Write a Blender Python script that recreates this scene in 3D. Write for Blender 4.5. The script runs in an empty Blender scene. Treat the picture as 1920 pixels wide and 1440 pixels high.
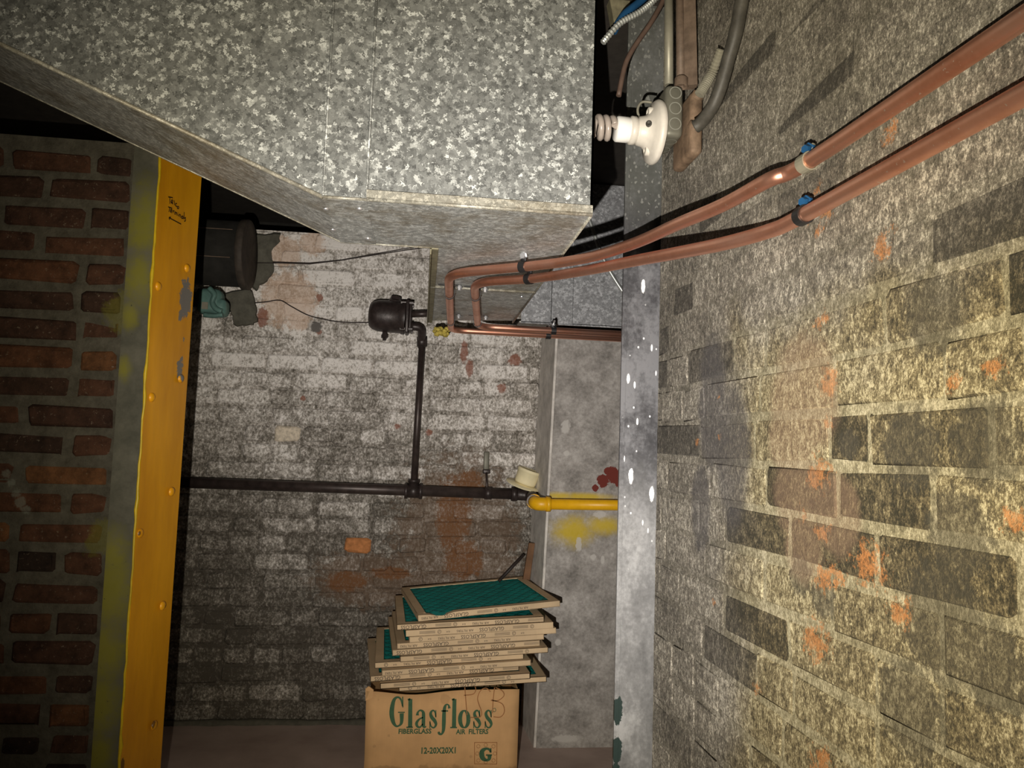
import bpy, bmesh, math, random
from mathutils import Vector, Matrix
random.seed(7)
S = bpy.context.scene
COL = S.collection
H = 1.06                      # camera height over the floor
F = 1442.0                    # focal length in photo pixels (1920 wide)
V = Vector

# ------------------------------------------------------------------ camera
Yc = V(((790-960)/F, (838-720)/F, 1)).normalized()
Xc = V((1, 0.033, 0)); Xc = (Xc - Yc*Xc.dot(Yc)).normalized()
Dc = Yc.cross(Xc).normalized()
Zc = -Dc
RIGHT = V((Xc.x, Yc.x, Zc.x)); DOWN = V((Xc.y, Yc.y, Zc.y)); FWD = V((Xc.z, Yc.z, Zc.z))
EYE = V((0, 0, H))
cam_d = bpy.data.cameras.new('camera'); cam = bpy.data.objects.new('camera', cam_d); COL.objects.link(cam)
mw = Matrix((RIGHT, -DOWN, -FWD)).transposed().to_4x4(); mw.translation = EYE
cam.matrix_world = mw
cam_d.sensor_width = 36; cam_d.lens = 36*F/1920; cam_d.clip_start = 0.02
S.camera = cam

# ------------------------------------------------------------------ world, lamps, exposure
w = bpy.data.worlds.new('world'); S.world = w; w.use_nodes = True
w.node_tree.nodes['Background'].inputs[0].default_value = (0.9, 0.85, 0.75, 1)
w.node_tree.nodes['Background'].inputs[1].default_value = 0.012
S.view_settings.view_transform = 'Standard'; S.view_settings.look = 'None'
S.view_settings.gamma = 1.0; S.view_settings.use_curve_mapping = False
S.view_settings.exposure = 0.0
LAMP = EYE + RIGHT*(-0.095) + DOWN*0.145 + FWD*0.0
def spot(name, aim, size, energy, color, blend=1.0):
    d = bpy.data.lights.new(name, 'SPOT'); o = bpy.data.objects.new(name, d); COL.objects.link(o)
    d.energy = energy; d.color = color; d.spot_size = math.radians(size); d.spot_blend = blend; d.shadow_soft_size = 0.006
    o.location = LAMP
    dr = (RIGHT*((aim[0]-960)/F) + DOWN*((aim[1]-720)/F) + FWD)
    o.rotation_euler = dr.to_track_quat('-Z', 'Y').to_euler()
    return o
spot('torch_wide', (1150, 520), 101, 142, (1.0, 0.89, 0.68))
spot('torch_core', (1060, 640), 66, 88, (0.84, 0.86, 1.0))

# ------------------------------------------------------------------ projection helpers (pixel of the photo -> point in the room)
def ray(x, y): return RIGHT*((x-960)/F) + DOWN*((y-720)/F) + FWD
def hit(x, y, p, n):
    d = ray(x, y); t = (V(p)-EYE).dot(V(n))/d.dot(V(n)); return EYE + d*t
def PY(x, y, Y): return hit(x, y, (0, Y, 0), (0, 1, 0))
def PZ(x, y, z): return hit(x, y, (0, 0, H+z), (0, 0, 1))      # z counted from the camera height

# ------------------------------------------------------------------ node helpers
class N:
    def __init__(s, name, rough=0.7, metal=0.0, spec=0.3):
        s.m = bpy.data.materials.new(name); s.m.use_nodes = True; s.t = s.m.node_tree
        s.b = s.t.nodes['Principled BSDF']
        s.b.inputs['Roughness'].default_value = rough; s.b.inputs['Metallic'].default_value = metal
        s.b.inputs['Specular IOR Level'].default_value = spec
        s._pos = None
    def new(s, ty, **kw):
        n = s.t.nodes.new(ty)
        for k, v in kw.items(): setattr(n, k, v)
        return n
    def link(s, a, b): s.t.links.new(a, b)
    def put(s, sock, v):
        if isinstance(v, bpy.types.NodeSocket): s.link(v, sock)
        elif isinstance(v, (tuple, list)) and sock.type == 'RGBA' and len(v) == 3: sock.default_value = (*v, 1)
        else: sock.default_value = v
    @property
    def pos(s):
        if s._pos is None: s._pos = s.new('ShaderNodeNewGeometry').outputs['Position']
        return s._pos
    def vmath(s, op, a, b=None):
        n = s.new('ShaderNodeVectorMath', operation=op); s.put(n.inputs[0], a)
        if b is not None: s.put(n.inputs[1], b)
        return n.outputs['Value'] if op in ('DISTANCE', 'LENGTH', 'DOT_PRODUCT') else n.outputs[0]
    def scaled(s, sc): return s.vmath('MULTIPLY', s.pos, sc)
    def noise(s, scale, detail=4, rough=0.6, vec=None, dist=0.0):
        n = s.new('ShaderNodeTexNoise'); s.link(vec or s.pos, n.inputs['Vector'])
        n.inputs['Scale'].default_value = scale; n.inputs['Detail'].default_value = detail
        n.inputs['Roughness'].default_value = rough; n.inputs['Distortion'].default_value = dist
        return n.outputs['Fac']
    def noisec(s, scale, detail=2):
        n = s.new('ShaderNodeTexNoise'); s.link(s.pos, n.inputs['Vector'])
        n.inputs['Scale'].default_value = scale; n.inputs['Detail'].default_value = detail
        return n.outputs['Color']
    def vor(s, scale, vec=None, out='Color', feature='F1'):
        n = s.new('ShaderNodeTexVoronoi', feature=feature); s.link(vec or s.pos, n.inputs['Vector'])
        n.inputs['Scale'].default_value = scale
        return n.outputs[out]
    def sep(s, c):
        n = s.new('ShaderNodeSeparateColor'); s.link(c, n.inputs[0]); return n.outputs
    def xyz(s):
        n = s.new('ShaderNodeSeparateXYZ'); s.link(s.pos, n.inputs[0]); return n.outputs
    def math(s, op, a, b=0.0, clamp=False):
        n = s.new('ShaderNodeMath', operation=op, use_clamp=clamp); s.put(n.inputs[0], a); s.put(n.inputs[1], b); return n.outputs[0]
    def ramp(s, fac, stops, interp='LINEAR'):
        n = s.new('ShaderNodeValToRGB'); e = n.color_ramp.elements; n.color_ramp.interpolation = interp
        while len(e) < len(stops): e.new(0.5)
        for q, (p, c) in zip(e, stops):
            q.position = p; q.color = (c, c, c, 1) if isinstance(c, (int, float)) else (*c, 1)
        s.link(fac, n.inputs[0]); return n.outputs[0]
    def step(s, v, a, b):
        n = s.new('ShaderNodeMapRange', interpolation_type='SMOOTHSTEP'); s.put(n.inputs[0], v)
        n.inputs[1].default_value = a; n.inputs[2].default_value = b; return n.outputs[0]
    def mix(s, fac, a, b):
        n = s.new('ShaderNodeMix', data_type='RGBA'); s.put(n.inputs[0], fac); s.put(n.inputs[6], a); s.put(n.inputs[7], b); return n.outputs[2]
    def mul(s, a, b):
        n = s.new('ShaderNodeMix', data_type='RGBA', blend_type='MULTIPLY'); n.inputs[0].default_value = 1; s.put(n.inputs[6], a); s.put(n.inputs[7], b); return n.outputs[2]
    def rnd(s): return s.new('ShaderNodeObjectInfo').outputs['Random']
    def blob(s, c, r, nz, rag=1.0, stretch=None, soft=0.35):
        if stretch:
            d = s.vmath('LENGTH', s.vmath('MULTIPLY', s.vmath('SUBTRACT', s.pos, tuple(c)), stretch))
        else: d = s.vmath('DISTANCE', s.pos, tuple(c))
        q = s.math('ADD', d, s.math('MULTIPLY', s.math('SUBTRACT', nz, 0.5), r*2*rag))
        return s.step(q, r, r*(1-soft))
    def any(s, masks):
        o = masks[0]
        for m in masks[1:]: o = s.math('MAXIMUM', o, m)
        return o
    def bump(s, h, strength=0.5, dist=0.003):
        n = s.new('ShaderNodeBump'); n.inputs['Strength'].default_value = strength; n.inputs['Distance'].default_value = dist
        s.link(h, n.inputs['Height']); s.link(n.outputs[0], s.b.inputs['Normal'])
    def done(s, col=None, rough=None):
        if col is not None: s.put(s.b.inputs['Base Color'], col)
        if rough is not None: s.put(s.b.inputs['Roughness'], rough)
        return s.m

def plain(name, col, rough=0.6, metal=0.0, var=0.25, scale=30, spec=0.3, bump=0.0):
    n = N(name, rough, metal, spec); z = n.noise(scale, 5, 0.65)
    lo = tuple(c*(1-var) for c in col); hi = tuple(min(1, c*(1+var)) for c in col)
    c = n.ramp(z, [(0.3, lo), (0.7, hi)])
    if bump: n.bump(z, bump, 0.002)
    return n.done(c)

# ------------------------------------------------------------------ mesh helpers
class MB:
    def __init__(s): s.v = []; s.f = []; s.sm = []
    def add(s, vs, fs, smooth=False):
        o = len(s.v); s.v += [V(v) for v in vs]; s.f += [tuple(i+o for i in f) for f in fs]; s.sm += [smooth]*len(fs); return s
    def box(s, c, size, rot=None):
        hx, hy, hz = (q/2 for q in size); c = V(c)
        vs = [V((x, y, z)) for x in (-hx, hx) for y in (-hy, hy) for z in (-hz, hz)]
        if rot is not None: vs = [rot @ v for v in vs]
        return s.add([c+v for v in vs], [(0,1,3,2),(4,6,7,5),(0,4,5,1),(2,3,7,6),(0,2,6,4),(1,5,7,3)])
    def rbox(s, c, size, bev, rot=None, seg=2):
        bm = bmesh.new(); bmesh.ops.create_cube(bm, size=1)
        for v in bm.verts: v.co = V((v.co.x*size[0], v.co.y*size[1], v.co.z*size[2]))
        bmesh.ops.bevel(bm, geom=bm.edges[:], offset=bev, segments=seg, affect='EDGES', profile=0.5)
        bm.verts.ensure_lookup_table(); bm.verts.index_update()
        vs = [(rot @ v.co if rot is not None else v.co) + V(c) for v in bm.verts]
        s.add(vs, [tuple(v.index for v in f.verts) for f in bm.faces], True); bm.free(); return s
    def prism(s, poly, d, cap=True):
        """closed polygon of 3-D points extruded by vector d"""
        n = len(poly); p = [V(q) for q in poly]; q = [a+V(d) for a in p]
        fs = [(i, (i+1) % n, n+(i+1) % n, n+i) for i in range(n)]
        if cap: fs += [tuple(range(n))[::-1], tuple(range(n, 2*n))]
        return s.add(p+q, fs)
    def tube(s, path, r, seg=12, caps=True, smooth=True):
        path = [V(p) for p in path]; n = len(path); rs = r if isinstance(r, (list, tuple)) else [r]*n
        T = []
        for i in range(n):
            a = path[max(0, i-1)]; b = path[min(n-1, i+1)]; T.append((b-a).normalized())
        u = T[0].orthogonal().normalized(); rings = []
        for i in range(n):
            u = (u - T[i]*u.dot(T[i])).normalized(); w_ = T[i].cross(u)
            rings += [path[i] + (u*math.cos(2*math.pi*k/seg) + w_*math.sin(2*math.pi*k/seg))*rs[i] for k in range(seg)]
        fs = [(i*seg+k, i*seg+(k+1) % seg, (i+1)*seg+(k+1) % seg, (i+1)*seg+k) for i in range(n-1) for k in range(seg)]
        s.add(rings, fs, smooth)
        if caps:
            o = len(s.v)-len(rings); s.f += [tuple(o+k for k in range(seg))[::-1], tuple(len(s.v)-seg+k for k in range(seg))]; s.sm += [False, False]
        return s
    def lathe(s, prof, o, ax, seg=24, smooth=True):
        """prof: list of (radius, height along ax)"""
        ax = V(ax).normalized(); u = ax.orthogonal().normalized(); w_ = ax.cross(u); o = V(o); vs = []
        for (r, h) in prof:
            vs += [o + ax*h + (u*math.cos(2*math.pi*k/seg)+w_*math.sin(2*math.pi*k/seg))*max(r, 1e-5) for k in range(seg)]
        fs = [(i*seg+k, i*seg+(k+1) % seg, (i+1)*seg+(k+1) % seg, (i+1)*seg+k) for i in range(len(prof)-1) for k in range(seg)]
        return s.add(vs, fs, smooth)
    def ribbon(s, pts, nrm, widths):
        """flat stroke lying in a plane with normal nrm"""
        n = len(pts); nrm = V(nrm).normalized(); vs = []
        for i in range(n):
            t = (pts[min(n-1, i+1)]-pts[max(0, i-1)]).normalized(); side = nrm.cross(t)
            vs += [pts[i]+side*widths[i]/2, pts[i]-side*widths[i]/2]
        return s.add(vs, [(2*i, 2*i+1, 2*i+3, 2*i+2) for i in range(n-1)])
    def mesh(s, name, off=V((0, 0, 0)), fix=True):
        me = bpy.data.meshes.new(name); me.from_pydata([tuple(v-off) for v in s.v], [], s.f)
        me.polygons.foreach_set('use_smooth', s.sm); me.update()
        if fix:
            bm = bmesh.new(); bm.from_mesh(me); bmesh.ops.recalc_face_normals(bm, faces=bm.faces[:]); bm.to_mesh(me); bm.free()
        return me

def obj(name, mb, m, parent=None, fix=True, **props):
    off = V((0, 0, 0)); p = parent
    while p is not None: off = off + p.location; p = p.parent
    me = mb.mesh(name, off, fix) if isinstance(mb, MB) else mb
    if m and not me.materials: me.materials.append(m)
    o = bpy.data.objects.new(name, me); COL.objects.link(o); o.parent = parent
    for k, v in props.items(): o[k] = v
    return o
def thing(name, label, cat, loc, group=None):
    o = bpy.data.objects.new(name, None); COL.objects.link(o); o.location = V(loc); o.empty_display_size = 0.05
    o['label'] = label; o['category'] = cat
    if group: o['group'] = group
    return o
def tag(o, label, cat, group=None):
    o['label'] = label; o['category'] = cat
    if group: o['group'] = group
    return o
def fillet(pts, r, seg=6):
    pts = [V(p) for p in pts]; rs = r if isinstance(r, (list, tuple)) else [r]*len(pts); out = [pts[0]]
    for i in range(1, len(pts)-1):
        a, b, c = pts[i-1], pts[i], pts[i+1]; d1 = (a-b); d2 = (c-b)
        k = min(rs[i], d1.length*0.49, d2.length*0.49); p = b+d1.normalized()*k; q = b+d2.normalized()*k
        for j in range(seg+1):
            t = j/seg; out.append(p*(1-t)**2 + b*2*t*(1-t) + q*t*t)
    out.append(pts[-1]); return out
def catmull(pts, sub=5):
    out = []; n = len(pts)
    for i in range(n-1):
        p0, p1, p2, p3 = pts[max(0, i-1)], pts[i], pts[i+1], pts[min(n-1, i+2)]
        for j in range(sub):
            t = j/sub
            out.append(tuple(0.5*((2*b)+(-a+c)*t+(2*a-5*b+4*c-d)*t*t+(-a+3*b-3*c+d)*t**3) for a, b, c, d in zip(p0, p1, p2, p3)))
    out.append(tuple(pts[-1])); return out

# ------------------------------------------------------------------ where the big planes stand
YB = 3.10          # back wall face
YL = 1.95          # left wall face
W0 = V((0.517, 1.15, 0)); WD = V((-0.0485, 1, 0)).normalized(); WN = V((-WD.y, WD.x, 0))     # right wall: point, direction, normal into the room
YD = 1.40          # front of the big duct
ZD = 0.447         # underside of the big duct above the camera
CEIL = H+1.02
def PW(x, y, off=0.0): return hit(x, y, W0+WN*off, WN)

# ------------------------------------------------------------------ materials
def galv(name, tint=(1, 1, 1), lo=0.10, mid=0.20, hi=0.52, scale=88, metal=0.35, rough=0.5, dirt=0.0):
    n = N(name, rough, metal, 0.5)
    wob = n.vmath('MULTIPLY', n.vmath('SUBTRACT', n.noisec(230, 2), (0.5, 0.5, 0.5)), (0.016, 0.016, 0.016))
    vec = n.vmath('ADD', n.pos, wob)
    a = n.sep(n.vor(scale, vec))[0]; b = n.sep(n.vor(scale*0.55, vec))[1]
    f = n.math('ADD', n.math('MULTIPLY', a, 0.72), n.math('MULTIPLY', b, 0.28))
    c = n.ramp(f, [(0.0, tuple(lo*t for t in tint)), (0.42, tuple(mid*t for t in tint)), (0.68, tuple(mid*1.35*t for t in tint)), (0.75, tuple(mid*1.75*t for t in tint)), (0.92, tuple(hi*t for t in tint))])
    if dirt:
        d = n.math('ADD', n.noise(9, 3, 0.6), n.math('MULTIPLY', n.math('SUBTRACT', n.noise(70, 4, 0.7, n.scaled((0.5, 2.2, 1))), 0.5), 0.7))
        c = n.mix(n.math('MULTIPLY', n.step(d, 0.42, 0.7), dirt), c, (0.16, 0.12, 0.06))
    n.bump(a, 0.06, 0.001)
    return n.done(c)
M = {}
M['galv'] = galv('galvanized_sheet', (0.97, 1.0, 0.95), 0.085, 0.20, 0.75, 145, 0.25, 0.5)
M['galv_under'] = galv('galvanized_underside', (1.0, 1.03, 1.0), 0.24, 0.36, 0.62, 150, 0.25, 0.5, 0.55)
M['galv_back'] = galv('galvanized_far_sheet', (1, 1.02, 1.06), 0.17, 0.25, 0.5, 150, 0.2, 0.55)
M['hem'] = galv('galvanized_hem', (1, 0.96, 0.80), 0.22, 0.30, 0.52, 190, 0.25, 0.5, 0.45)
M['flangeold'] = plain('soiled_flange', (0.22, 0.20, 0.13), 0.6, 0.2, 0.35, 40)
M['bolt'] = plain('zinc_bolt', (0.75, 0.76, 0.78), 0.28, 0.8, 0.1)
M['blackstrap'] = plain('dark_clamp_steel', (0.035, 0.034, 0.035), 0.4, 0.5, 0.3)
def copper():
    n = N('copper', 0.36, 0.94, 0.5); z = n.noise(7, 5, 0.7); z2 = n.noise(160, 2)
    c = n.ramp(z, [(0.3, (0.68, 0.30, 0.19)), (0.52, (0.88, 0.45, 0.32)), (0.75, (0.96, 0.56, 0.43))])
    c = n.mix(n.step(z2, 0.68, 0.74), c, (0.9, 0.66, 0.55))
    r = n.ramp(z, [(0.3, 0.44), (0.7, 0.36)])
    return n.done(c, r)
M['copper'] = copper()
M['iron'] = plain('dark_iron_pipe', (0.05, 0.036, 0.032), 0.42, 0.3, 0.4, 30, 0.5)
M['iron_black'] = plain('black_cast_iron', (0.036, 0.026, 0.024), 0.42, 0.2, 0.4, 60, 0.5, 0.4)
M['soot_void'] = plain('soot_and_void_dark', (0.018, 0.017, 0.015), 0.9, 0, 0.4, 20)  # near-black; on the upper back slab it paints the darkness of a void
M['ivory'] = plain('aged_ivory_plastic', (0.80, 0.72, 0.47), 0.5, 0, 0.12, 15)
M['porcelain'] = plain('dusty_porcelain', (0.62, 0.58, 0.51), 0.42, 0, 0.12, 25, 0.5)
M['white_plastic'] = plain('white_lamp_plastic', (0.85, 0.84, 0.80), 0.4, 0, 0.03)
M['cfl'] = plain('dusty_lamp_glass', (0.36, 0.31, 0.27), 0.3, 0, 0.15, 40, 0.5)
M['boxgrey'] = plain('grey_electrical_steel', (0.15, 0.145, 0.115), 0.5, 0.3, 0.15, 25)
M['ko'] = plain('knockout_groove', (0.34, 0.34, 0.29), 0.45, 0.4, 0.1)
M['rust'] = plain('rusty_box_steel', (0.17, 0.115, 0.075), 0.7, 0.1, 0.45, 45, 0.3, 0.3)
M['rubber'] = plain('dark_rubber', (0.05, 0.046, 0.038), 0.55, 0, 0.45, 40, 0.4, 0.2)
M['emt'] = plain('grey_conduit', (0.27, 0.255, 0.20), 0.45, 0.3, 0.2, 18)
M['brownpipe'] = plain('brown_coated_pipe', (0.16, 0.115, 0.085), 0.6, 0.1, 0.35, 35)
M['cable'] = plain('brown_cable', (0.10, 0.065, 0.05), 0.5)
M['silver'] = plain('armoured_cable_steel', (0.5, 0.52, 0.5), 0.35, 0.6, 0.15)
M['blue'] = plain('blue_plastic', (0.012, 0.06, 0.15), 0.4, 0, 0.2)
M['ink'] = plain('black_marker_ink', (0.03, 0.015, 0.008), 0.5, 0, 0.1)
M['greenink'] = plain('green_print_ink', (0.05, 0.12, 0.06), 0.7, 0, 0.15, 60)
M['brownink'] = plain('brown_marker_ink', (0.33, 0.15, 0.055), 0.7, 0, 0.15)
M['greyink'] = plain('grey_print_ink', (0.12, 0.09, 0.065), 0.7, 0, 0.1)
M['teal'] = plain('teal_painted_casting', (0.10, 0.19, 0.17), 0.45, 0.1, 0.3, 25)
M['cement'] = plain('dark_cement_patch', (0.105, 0.10, 0.08), 0.9, 0, 0.3, 30, 0.2, 0.4)
M['insul'] = plain('yellow_glass_wool', (0.50, 0.40, 0.09), 0.9, 0, 0.45, 90, 0.1, 0.8)
M['wood'] = plain('brown_wood', (0.15, 0.075, 0.035), 0.7, 0, 0.35, 12)
M['paper'] = plain('scrap_paper', (0.42, 0.36, 0.28), 0.8, 0, 0.3, 25)
M['wire'] = plain('black_wire', (0.03, 0.022, 0.02), 0.5)
M['drum'] = plain('sooty_rim', (0.05, 0.04, 0.032), 0.7, 0, 0.4, 30)
M['lightened_plaster'] = plain('plaster_painted_light', (0.60, 0.57, 0.53), 0.9, 0, 0.3, 18, 0.2, 0.5)  # plaster lightened to put light on the pier's side into its colour
M['ceil'] = plain('dark_ceiling', (0.035, 0.03, 0.026), 0.9)  # very dark, even ceiling colour

def backwall(name, mortar=False):
    n = N(name, 0.85, 0, 0.2)
    z = n.xyz()[2]
    fine = n.noise(120, 6, 0.78, n.scaled((1, 1, 0.75))); mid = n.noise(34, 6, 0.75); big = n.noise(3.2, 3, 0.5)
    f = n.math('ADD', n.math('MULTIPLY', fine, 0.62), n.math('MULTIPLY', mid, 0.38))
    f = n.math('ADD', f, n.math('MULTIPLY', n.math('SUBTRACT', big, 0.5), 0.18))
    height_tone = n.step(z, 0.10, 1.75)                        # whitewash colour turns darker towards the floor
    f = n.math('ADD', f, n.math('MULTIPLY', n.math('SUBTRACT', height_tone, 0.52), 0.17))
    if not mortar: f = n.math('ADD', f, n.math('MULTIPLY', n.math('SUBTRACT', n.rnd(), 0.5), 0.085))
    else: f = n.math('SUBTRACT', f, 0.038)
    c = n.ramp(f, [(0.38, (0.085, 0.074, 0.06)), (0.465, (0.22, 0.20, 0.172)), (0.54, (0.48, 0.445, 0.405)), (0.615, (0.88, 0.84, 0.80))])
    # bare, salt-stained brick towards the mortar patch, rust runs and red paint daubs
    def b(x, y, r, st=None, rag=0.8): return n.blob(PY(x, y, YB), r, mid if rag < 1 else fine, rag, st)
    pink = n.any([b(540, 560, 0.13), b(530, 470, 0.08), b(585, 455, 0.06), b(560, 600, 0.05)])
    c = n.mix(n.math('MULTIPLY', pink, 0.6), c, (0.66, 0.46, 0.33))
    tex = n.step(fine, 0.62, 0.45)
    rust = n.any([b(850, 965, 0.10, (1.3, 1, 0.55)), b(880, 905, 0.06), b(650, 1090, 0.075, (0.8, 1, 1.6)), b(735, 1075, 0.06, (0.6, 1, 2.2)), b(870, 1050, 0.09)])
    wide = n.any([b(860, 1010, 0.30, (1, 1, 0.8)), b(700, 1085, 0.20, (0.7, 1, 1.6))])
    c = n.mix(n.math('MULTIPLY', wide, 0.45), c, (0.19, 0.115, 0.07))
    c = n.mix(n.math('MULTIPLY', rust, n.math('ADD', n.math('MULTIPLY', tex, 0.35), 0.5)), c, (0.19, 0.082, 0.032))
    red = n.any([b(600, 558, 0.016), b(492, 594, 0.03, (1.3, 1, 0.6)), b(870, 660, 0.028, (1.6, 1, 0.5)), b(880, 690, 0.026, (1.5, 1, 0.6)), b(965, 675, 0.03), b(940, 728, 0.022), b(598, 622, 0.012), b(568, 747, 0.012), b(805, 810, 0.016), b(745, 800, 0.016)])
    c = n.mix(n.math('MULTIPLY', red, 0.8), c, (0.27, 0.10, 0.06))
    dk = n.any([b(592, 612, 0.026)]); c = n.mix(dk, c, (0.15, 0.14, 0.13))
    n.bump(n.math('ADD', n.math('MULTIPLY', fine, 0.5), mid), 0.8, 0.006)
    return n.done(c)
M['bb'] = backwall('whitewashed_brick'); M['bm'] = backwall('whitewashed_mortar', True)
M['cream_brick'] = plain('cream_brick', (0.62, 0.54, 0.43), 0.9, 0, 0.35, 70, 0.2, 0.6)
M['orange_brick'] = plain('orange_brick', (0.46, 0.19, 0.07), 0.9, 0, 0.3, 60, 0.2, 0.6)

def leftbrick(mortar=False):
    n = N('left_wall_mortar' if mortar else 'old_red_brick', 0.9, 0, 0.2)
    fine = n.noise(120, 4, 0.7); mid = n.noise(26, 5, 0.7)
    if mortar: c = n.ramp(mid, [(0.3, (0.042, 0.037, 0.027)), (0.7, (0.10, 0.092, 0.072))])
    else:
        a = n.ramp(n.rnd(), [(0, (0.022, 0.014, 0.010)), (0.45, (0.052, 0.025, 0.016)), (0.85, (0.085, 0.036, 0.018)), (1, (0.14, 0.062, 0.024))])
        d = n.ramp(mid, [(0.32, 0.45), (0.62, 1.15)]); c = n.mul(a, d)
        c = n.mix(n.math('MULTIPLY', n.step(fine, 0.60, 0.72), 0.6), c, (0.20, 0.16, 0.12))
    ov = n.any([n.blob(PY(235, 585, YL), 0.06, mid, 0.8), n.blob(PY(190, 1010, YL), 0.05, mid, 0.8)])
    c = n.mix(n.math('MULTIPLY', ov, 0.4), c, (0.16, 0.15, 0.02))
    sm_ = n.any([n.blob(PY(x, y, YL), 0.016, fine, 0.5) for x, y in [(8, 890), (17, 905), (27, 924), (36, 942), (46, 958)]])
    c = n.mix(n.math('MULTIPLY', sm_, 0.5), c, (0.17, 0.18, 0.15))
    n.bump(n.math('ADD', n.math('MULTIPLY', fine, 0.5), mid), 0.7, 0.006)
    return n.done(c)
M['lb'] = leftbrick(); M['lm'] = leftbrick(True)

def rightwall(mortar=False):
    n = N('right_wall_mortar' if mortar else 'right_wall_brick', 0.8, 0, 0.3)
    st = n.scaled((1, 1, 0.72))
    fine = n.noise(330, 5, 0.8, st); mid = n.noise(95, 6, 0.8, st); big = n.noise(6, 4, 0.6)
    xyz = n.xyz(); y = xyz[1]; z = xyz[2]
    f = n.math('ADD', n.math('MULTIPLY', fine, 0.5), n.math('MULTIPLY', mid, 0.5))
    f = n.math('ADD', f, n.math('MULTIPLY', n.math('SUBTRACT', big, 0.5), 0.16))
    if mortar:
        c = n.ramp(f, [(0.38, (0.13, 0.112, 0.065)), (0.49, (0.32, 0.28, 0.17)), (0.59, (0.66, 0.59, 0.40))])
    else:
        rv = n.rnd(); f = n.math('ADD', f, n.ramp(rv, [(0.0, 0.0), (0.16, 0.02), (0.22, 0.075), (1, 0.105)])); f = n.math('SUBTRACT', f, 0.075)
        c = n.ramp(f, [(0.40, (0.040, 0.036, 0.022)), (0.465, (0.125, 0.10, 0.056)), (0.53, (0.28, 0.23, 0.125)), (0.595, (0.68, 0.60, 0.38))])
    # grey skim coat left on the upper part and along the post
    g1 = n.step(n.math('ADD', z, n.math('MULTIPLY', n.math('SUBTRACT', big, 0.5), 0.35)), H+0.10, H+0.27)
    g2 = n.step(n.math('ADD', y, n.math('MULTIPLY', n.math('SUBTRACT', big, 0.5), 0.25)), 1.12, 1.30)
    g = n.math('MAXIMUM', g1, g2)
    skim = n.ramp(f, [(0.39, (0.065, 0.059, 0.05)), (0.475, (0.155, 0.142, 0.122)), (0.54, (0.28, 0.258, 0.225)), (0.60, (0.68, 0.635, 0.56))])
    c = n.mix(n.math('MULTIPLY', g, 0.85), c, skim)
    pj = [(1330, 760, 0.10, 1.0), (1370, 850, 0.10, 1.0), (1310, 950, 0.07, 1.0)]
    dk = n.any([n.blob(PW(x, q, 0), r, big, 0.5, (1, 1.4, 0.7)) for x, q, r, k in pj])
    c = n.mix(n.math('MULTIPLY', dk, 0.62), c, (0.09, 0.085, 0.09))
    if True:
        dkb = [(1585, 833, 0.022), (1495, 1080, 0.03), (1700, 840, 0.05), (1840, 830, 0.05), (1745, 590, 0.05), (1790, 1000, 0.05), (1540, 1120, 0.03), (1760, 1170, 0.07), (1700, 1330, 0.06), (1850, 1250, 0.05)]
        d2 = n.any([n.blob(PW(x, q, 0), r*1.1, mid, 0.7) for x, q, r in dkb])
        c = n.mix(n.math('MULTIPLY', d2, 0.6), c, (0.075, 0.068, 0.05))
        og = [(1550, 718, 0.022), (1535, 600, 0.014), (1545, 790, 0.012), (1530, 888, 0.026), (1555, 700, 0.016), (1625, 1060, 0.03), (1535, 998, 0.016), (1540, 1082, 0.022), (1620, 1040, 0.018), (1680, 1150, 0.02), (1415, 1290, 0.012), (1500, 965, 0.012), (1335, 1130, 0.008), (1345, 745, 0.006), (1305, 830, 0.010), (1345, 820, 0.008), (1530, 430, 0.012), (1560, 1080, 0.02), (1860, 690, 0.014), (1780, 715, 0.012), (1525, 1200, 0.03), (1660, 250, 0.015), (1650, 460, 0.02), (1528, 355, 0.013), (1545, 400, 0.015), (1510, 412, 0.012), (1900, 980, 0.015), (1540, 1440, 0.03)]
        o = n.any([n.blob(PW(x, q, 0), r*0.85, n.noise(75, 5, 0.8), 2.6, (1, 0.8, 1), 0.5) for x, q, r in og])
        c = n.mix(n.math('MULTIPLY', o, n.math('ADD', 0.35, n.math('MULTIPLY', n.step(fine, 0.42, 0.58), 0.55))), c, (0.60, 0.25, 0.08))
        pk = n.any([n.blob(PW(x, q, 0), r, big, 0.6) for x, q, r in [(1500, 740, .10), (1480, 830, .07), (1490, 930, .08), (1560, 960, .06), (1500, 1030, .06)]])
        c = n.mix(n.math('MULTIPLY', pk, 0.35), c, (0.36, 0.23, 0.15))
    n.bump(n.math('ADD', n.math('MULTIPLY', fine, 0.6), mid), 0.9, 0.006)
    return n.done(c, n.ramp(fine, [(0.4, 0.85), (0.7, 0.5)]))
M['rb'] = rightwall(); M['rm'] = rightwall(True)

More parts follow.
